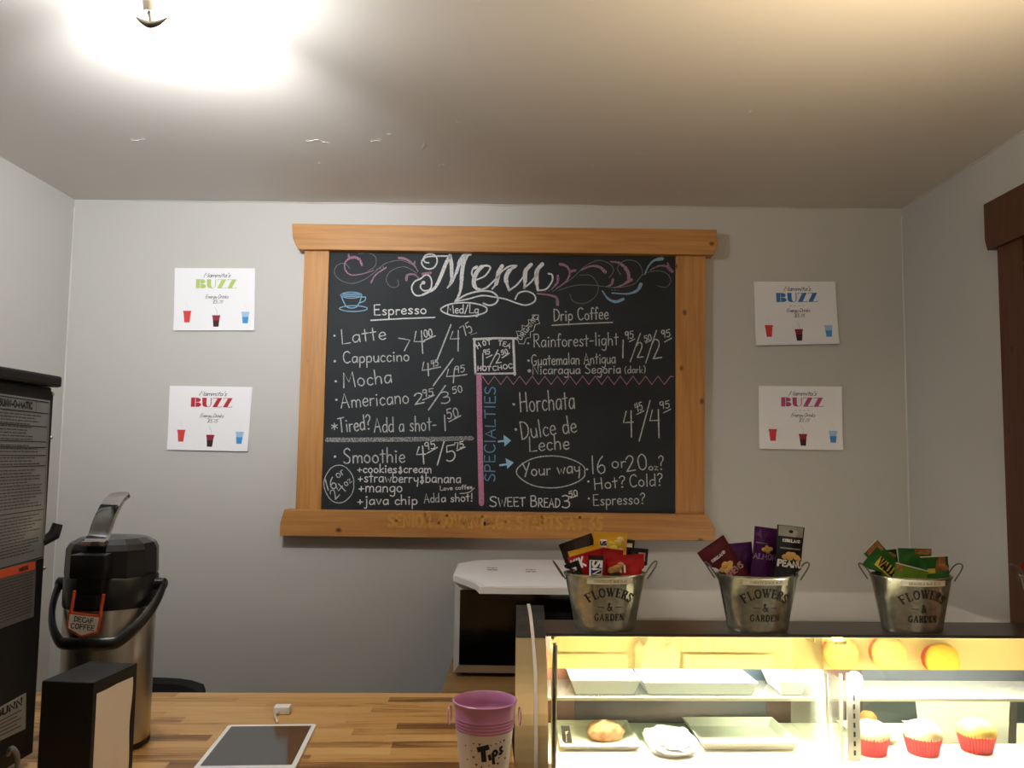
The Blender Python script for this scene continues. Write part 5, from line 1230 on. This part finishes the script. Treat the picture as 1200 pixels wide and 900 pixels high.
# chocolate pail (back to front)
P_('choc', 'candy_bag', 'dark brown chocolate pack leaning left at the back of the leftmost pail', 'candy bag', 677, 626, .080, .135, .009, -.34, .040, K_BRN, gr1, [('area', 'grey_print', (.35, .72, .85, .80), K_SIL)], seed=2)
P_('choc', 'candy_bar', 'thin black wrapper end with white print, behind the yellow bag in the leftmost pail', 'candy bar', 740, 627, .026, .13, .007, .10, .030, K_BLK, gr1, [('area', 'white_print', (.2, .86, .8, .93), K_WHT)], seed=22)
P_('choc', 'candy_bag', 'bright yellow candy bag standing upright in the middle of the leftmost pail', 'candy bag', 717, 619, .078, .142, .010, .05, .019, K_YEL, gr1, [('area', 'white_oval', (.19, .76, .38, .87), K_WHT), ('text', 'black_lettering', 'US', (.20, .785), (.37, .79), .10, .034, K_BLK), ('blobs', 'nut_picture', [(.5, .80, .11), (.60, .74, .12), (.70, .82, .12), (.72, .66, .12), (.56, .68, .1)], mat('candy_yellow', 'd6bd45', .4)), ('blobs', 'pale_nut_picture', [(.78, .88, .11), (.80, .72, .09)], mat('peanut_tan', 'd2b98a', .5))], seed=4)
P_('choc', 'candy_bag', 'black chocolate pack standing at the far right of the leftmost pail', 'candy bag', 750, 637, .046, .105, .008, .10, .018, K_BLK, gr1, [('text', 'white_lettering', 'O', (.05, .62), (.35, .62), .3, .09, K_WHT), ('area', 'brown_picture', (.5, .72, .85, .90), K_PINK)], seed=3)
P_('choc', 'candy_bag', 'yellow candy pack leaning left behind the red ones in the leftmost pail', 'candy bag', 683, 637, .072, .11, .008, -.26, .006, K_YEL, gr1, seed=5)
P_('choc', 'candy_bag', 'red chocolate pack with white lettering leaning left in the leftmost pail', 'candy bag', 684, 643, .082, .10, .009, -.27, -.006, K_RED, gr1, [('text', 'white_lettering', 'KIK', (.06, .70), (.42, .72), .24, .055, K_WHT)], seed=7)
P_('choc', 'candy_bag', 'small deep red wrapper end peaking in front of the yellow bag in the leftmost pail', 'candy bag', 716, 639, .046, .10, .008, .12, -.0165, K_RED2, gr1, seed=23)
P_('choc', 'candy_bag', 'large red chocolate pack filling the right half of the leftmost pail', 'candy bag', 729, 646, .084, .088, .010, -.05, -.0275, K_RED, gr1, [('blobs', 'picture', [(.10, .62, .12), (.22, .66, .12), (.34, .74, .1)], K_TAN), ('area', 'white_mark', (.30, .55, .36, .72), K_WHT), ('area', 'white_mark', (.42, .55, .47, .74), K_WHT), ('blobs', 'brown_picture', [(.12, .50, .1), (.24, .52, .1)], K_BRN)], seed=6)
P_('choc', 'candy_bar', 'small black wrapped bar at the front left of the leftmost pail', 'candy bar', 665, 655, .034, .066, .007, -.34, -.030, K_BLK, gr1, [('area', 'white_print', (.2, .70, .7, .80), K_WHT), ('area', 'silver_print', (.1, .5, .6, .56), K_SIL)], seed=8)
P_('choc', 'candy_bar', 'brown candy bar with a white and blue panel at the front of the leftmost pail', 'candy bar', 693, 647, .034, .085, .008, .03, -.040, K_BRN, gr1, [('area', 'white_panel', (.08, .35, .95, .86), K_WHT), ('area', 'blue_panel', (.18, .37, .86, .84), K_NAVY), ('text', 'white_lettering', 'SNI', (.30, .83), (.30, .40), .55, .15, K_WHT)], seed=9)
# nut pail
P_('nuts', 'snack_bag', 'dark purple snack bag behind the maroon bag in the second pail', 'snack bag', 872, 629, .066, .125, .009, -.10, .043, K_PUR, gr2, seed=11)
P_('nuts', 'snack_bag', 'maroon bag edge showing at the far right of the second pail', 'snack bag', 935, 643, .034, .10, .008, .20, .026, K_MAR, gr2, seed=12)
P_('nuts', 'snack_bag', 'purple almond snack bag standing in the middle of the second pail', 'snack bag', 903, 612, .060, .155, .012, .12, .012, K_PUR, gr2, [('text', 'pale_lettering', 'ALMON', (.04, .53), (.92, .54), .19, .05, foil('lilac_print', '9a78a8')), ('blobs', 'nut_picture', [(.4, .67, .10), (.55, .65, .1), (.66, .69, .1), (.5, .71, .09)], K_NUT), ('area', 'silver_gleam', (.08, .755, .55, .765), K_SIL)], seed=13)
P_('nuts', 'snack_bag', 'maroon cashew snack bag leaning far left in the second pail', 'snack bag', 837, 631, .074, .142, .012, -.60, .0275, K_MAR, gr2, [('text', 'white_lettering', 'KIRKLAND', (.22, .74), (.74, .75), .075, .022, K_WHT), ('blobs', 'nut_picture', [(.35, .56, .10), (.5, .60, .12), (.65, .57, .11), (.45, .51, .1), (.58, .52, .1)], K_NUT), ('text', 'pale_lettering', 'CASHEWS', (.12, .40), (.98, .41), .17, .045, foil('rose_print', 'b98a8c'))], seed=14)
P_('nuts', 'snack_bag', 'black and silver peanut snack bag standing at the right of the second pail', 'snack bag', 924, 611, .062, .157, .012, .10, -.026, K_GRY, gr2, [('area', 'silver_header', (.05, .84, .95, .985), K_SIL), ('blobs', 'hang_hole', [(.5, .91, .08)], K_BLK), ('text', 'white_lettering', 'KIRKLAND', (.2, .765), (.85, .765), .09, .026, K_WHT), ('area', 'grey_text_line', (.12, .665, .9, .685), K_SIL), ('blobs', 'nut_picture', [(.3, .555, .11), (.45, .59, .13), (.6, .59, .13), (.75, .56, .12), (.5, .545, .12), (.85, .54, .08)], K_NUT), ('text', 'bold_lettering', 'PEANU', (.06, .425), (.97, .425), .20, .07, K_WHT)], seed=15)
# granola pail
P_('gran', 'granola_bar', 'dark green granola bar lying across the back of the third pail', 'granola bar', 1046, 634, .060, .10, .008, -.10, .038, K_DGRN, gr3, [('blobs', 'granola_picture', [(.7, .88, .12), (.82, .84, .12)], K_BROWN)], seed=16, rim=670)
P_('gran', 'granola_bar', 'green granola bar standing at the back right of the third pail', 'granola bar', 1080, 632, .078, .105, .008, .02, .027, K_GRN, gr3, [('area', 'brown_picture', (.5, .86, .97, .97), K_BROWN)], seed=17, rim=670)
P_('gran', 'granola_bar', 'small brown and white granola bar at the far right of the third pail', 'granola bar', 1110, 650, .030, .075, .007, .14, .014, K_DGRN, gr3, [('area', 'brown_picture', (.2, .6, .8, .92), K_BROWN), ('area', 'white_stripe', (.02, .4, .16, .92), K_WHT)], seed=24, rim=670)
P_('gran', 'granola_bar', 'green granola bar with a brown top and white edge leaning left in the third pail', 'granola bar', 1020, 630, .046, .142, .008, -.74, .008, K_GRN, gr3, [('area', 'brown_picture', (.12, .80, .95, .965), K_BROWN), ('area', 'white_edge', (.02, .972, .98, .995), K_WHT)], seed=18, rim=670)
P_('gran', 'granola_bar', 'green granola bar with a yellow lettered panel leaning far left in the third pail', 'granola bar', 1010, 642, .050, .128, .008, -.86, -.0265, K_GRN, gr3, [('area', 'yellow_panel', (.30, .34, .80, .84), mat('yellow_print', 'd8c53a', .5)), ('text', 'black_lettering', 'VALLEY', (.40, .81), (.40, .38), .36, .10, K_BLK)], seed=25, rim=670)
P_('gran', 'granola_bar', 'green granola bar with a brown oat picture and yellow patch in the third pail', 'granola bar', 1091, 642, .070, .088, .009, -.04, -.013, K_GRN, gr3, [('blobs', 'oat_picture', [(.72, .80, .17), (.8, .68, .16), (.66, .7, .15), (.78, .9, .12)], K_BROWN), ('area', 'yellow_patch', (.22, .56, .5, .68), mat('yellow_print_small', 'd0c040', .5)), ('area', 'white_edge', (.02, .965, .98, .99), K_WHT)], seed=19, rim=670)
P_('gran', 'granola_bar', 'lime green granola bar lying low at the front of the third pail', 'granola bar', 1058, 655, .078, .060, .009, .24, -.036, K_LIME, gr3, [('area', 'brown_picture', (.06, .70, .22, .95), K_BROWN), ('area', 'white_edge', (.02, .95, .98, .985), K_WHT)], seed=20, rim=670)
# the pail at the right edge
pack('edge', 'snack_bar', 'pink and red snack bar leaning out of the pail at the right edge', 'snack bar', -.012, .0, z0+.034, .05, .10, .010, -.72, .05, K_RED, gr4, [('area', 'pink_panel', (.1, .55, .9, .9), K_PINK)], seed=21)
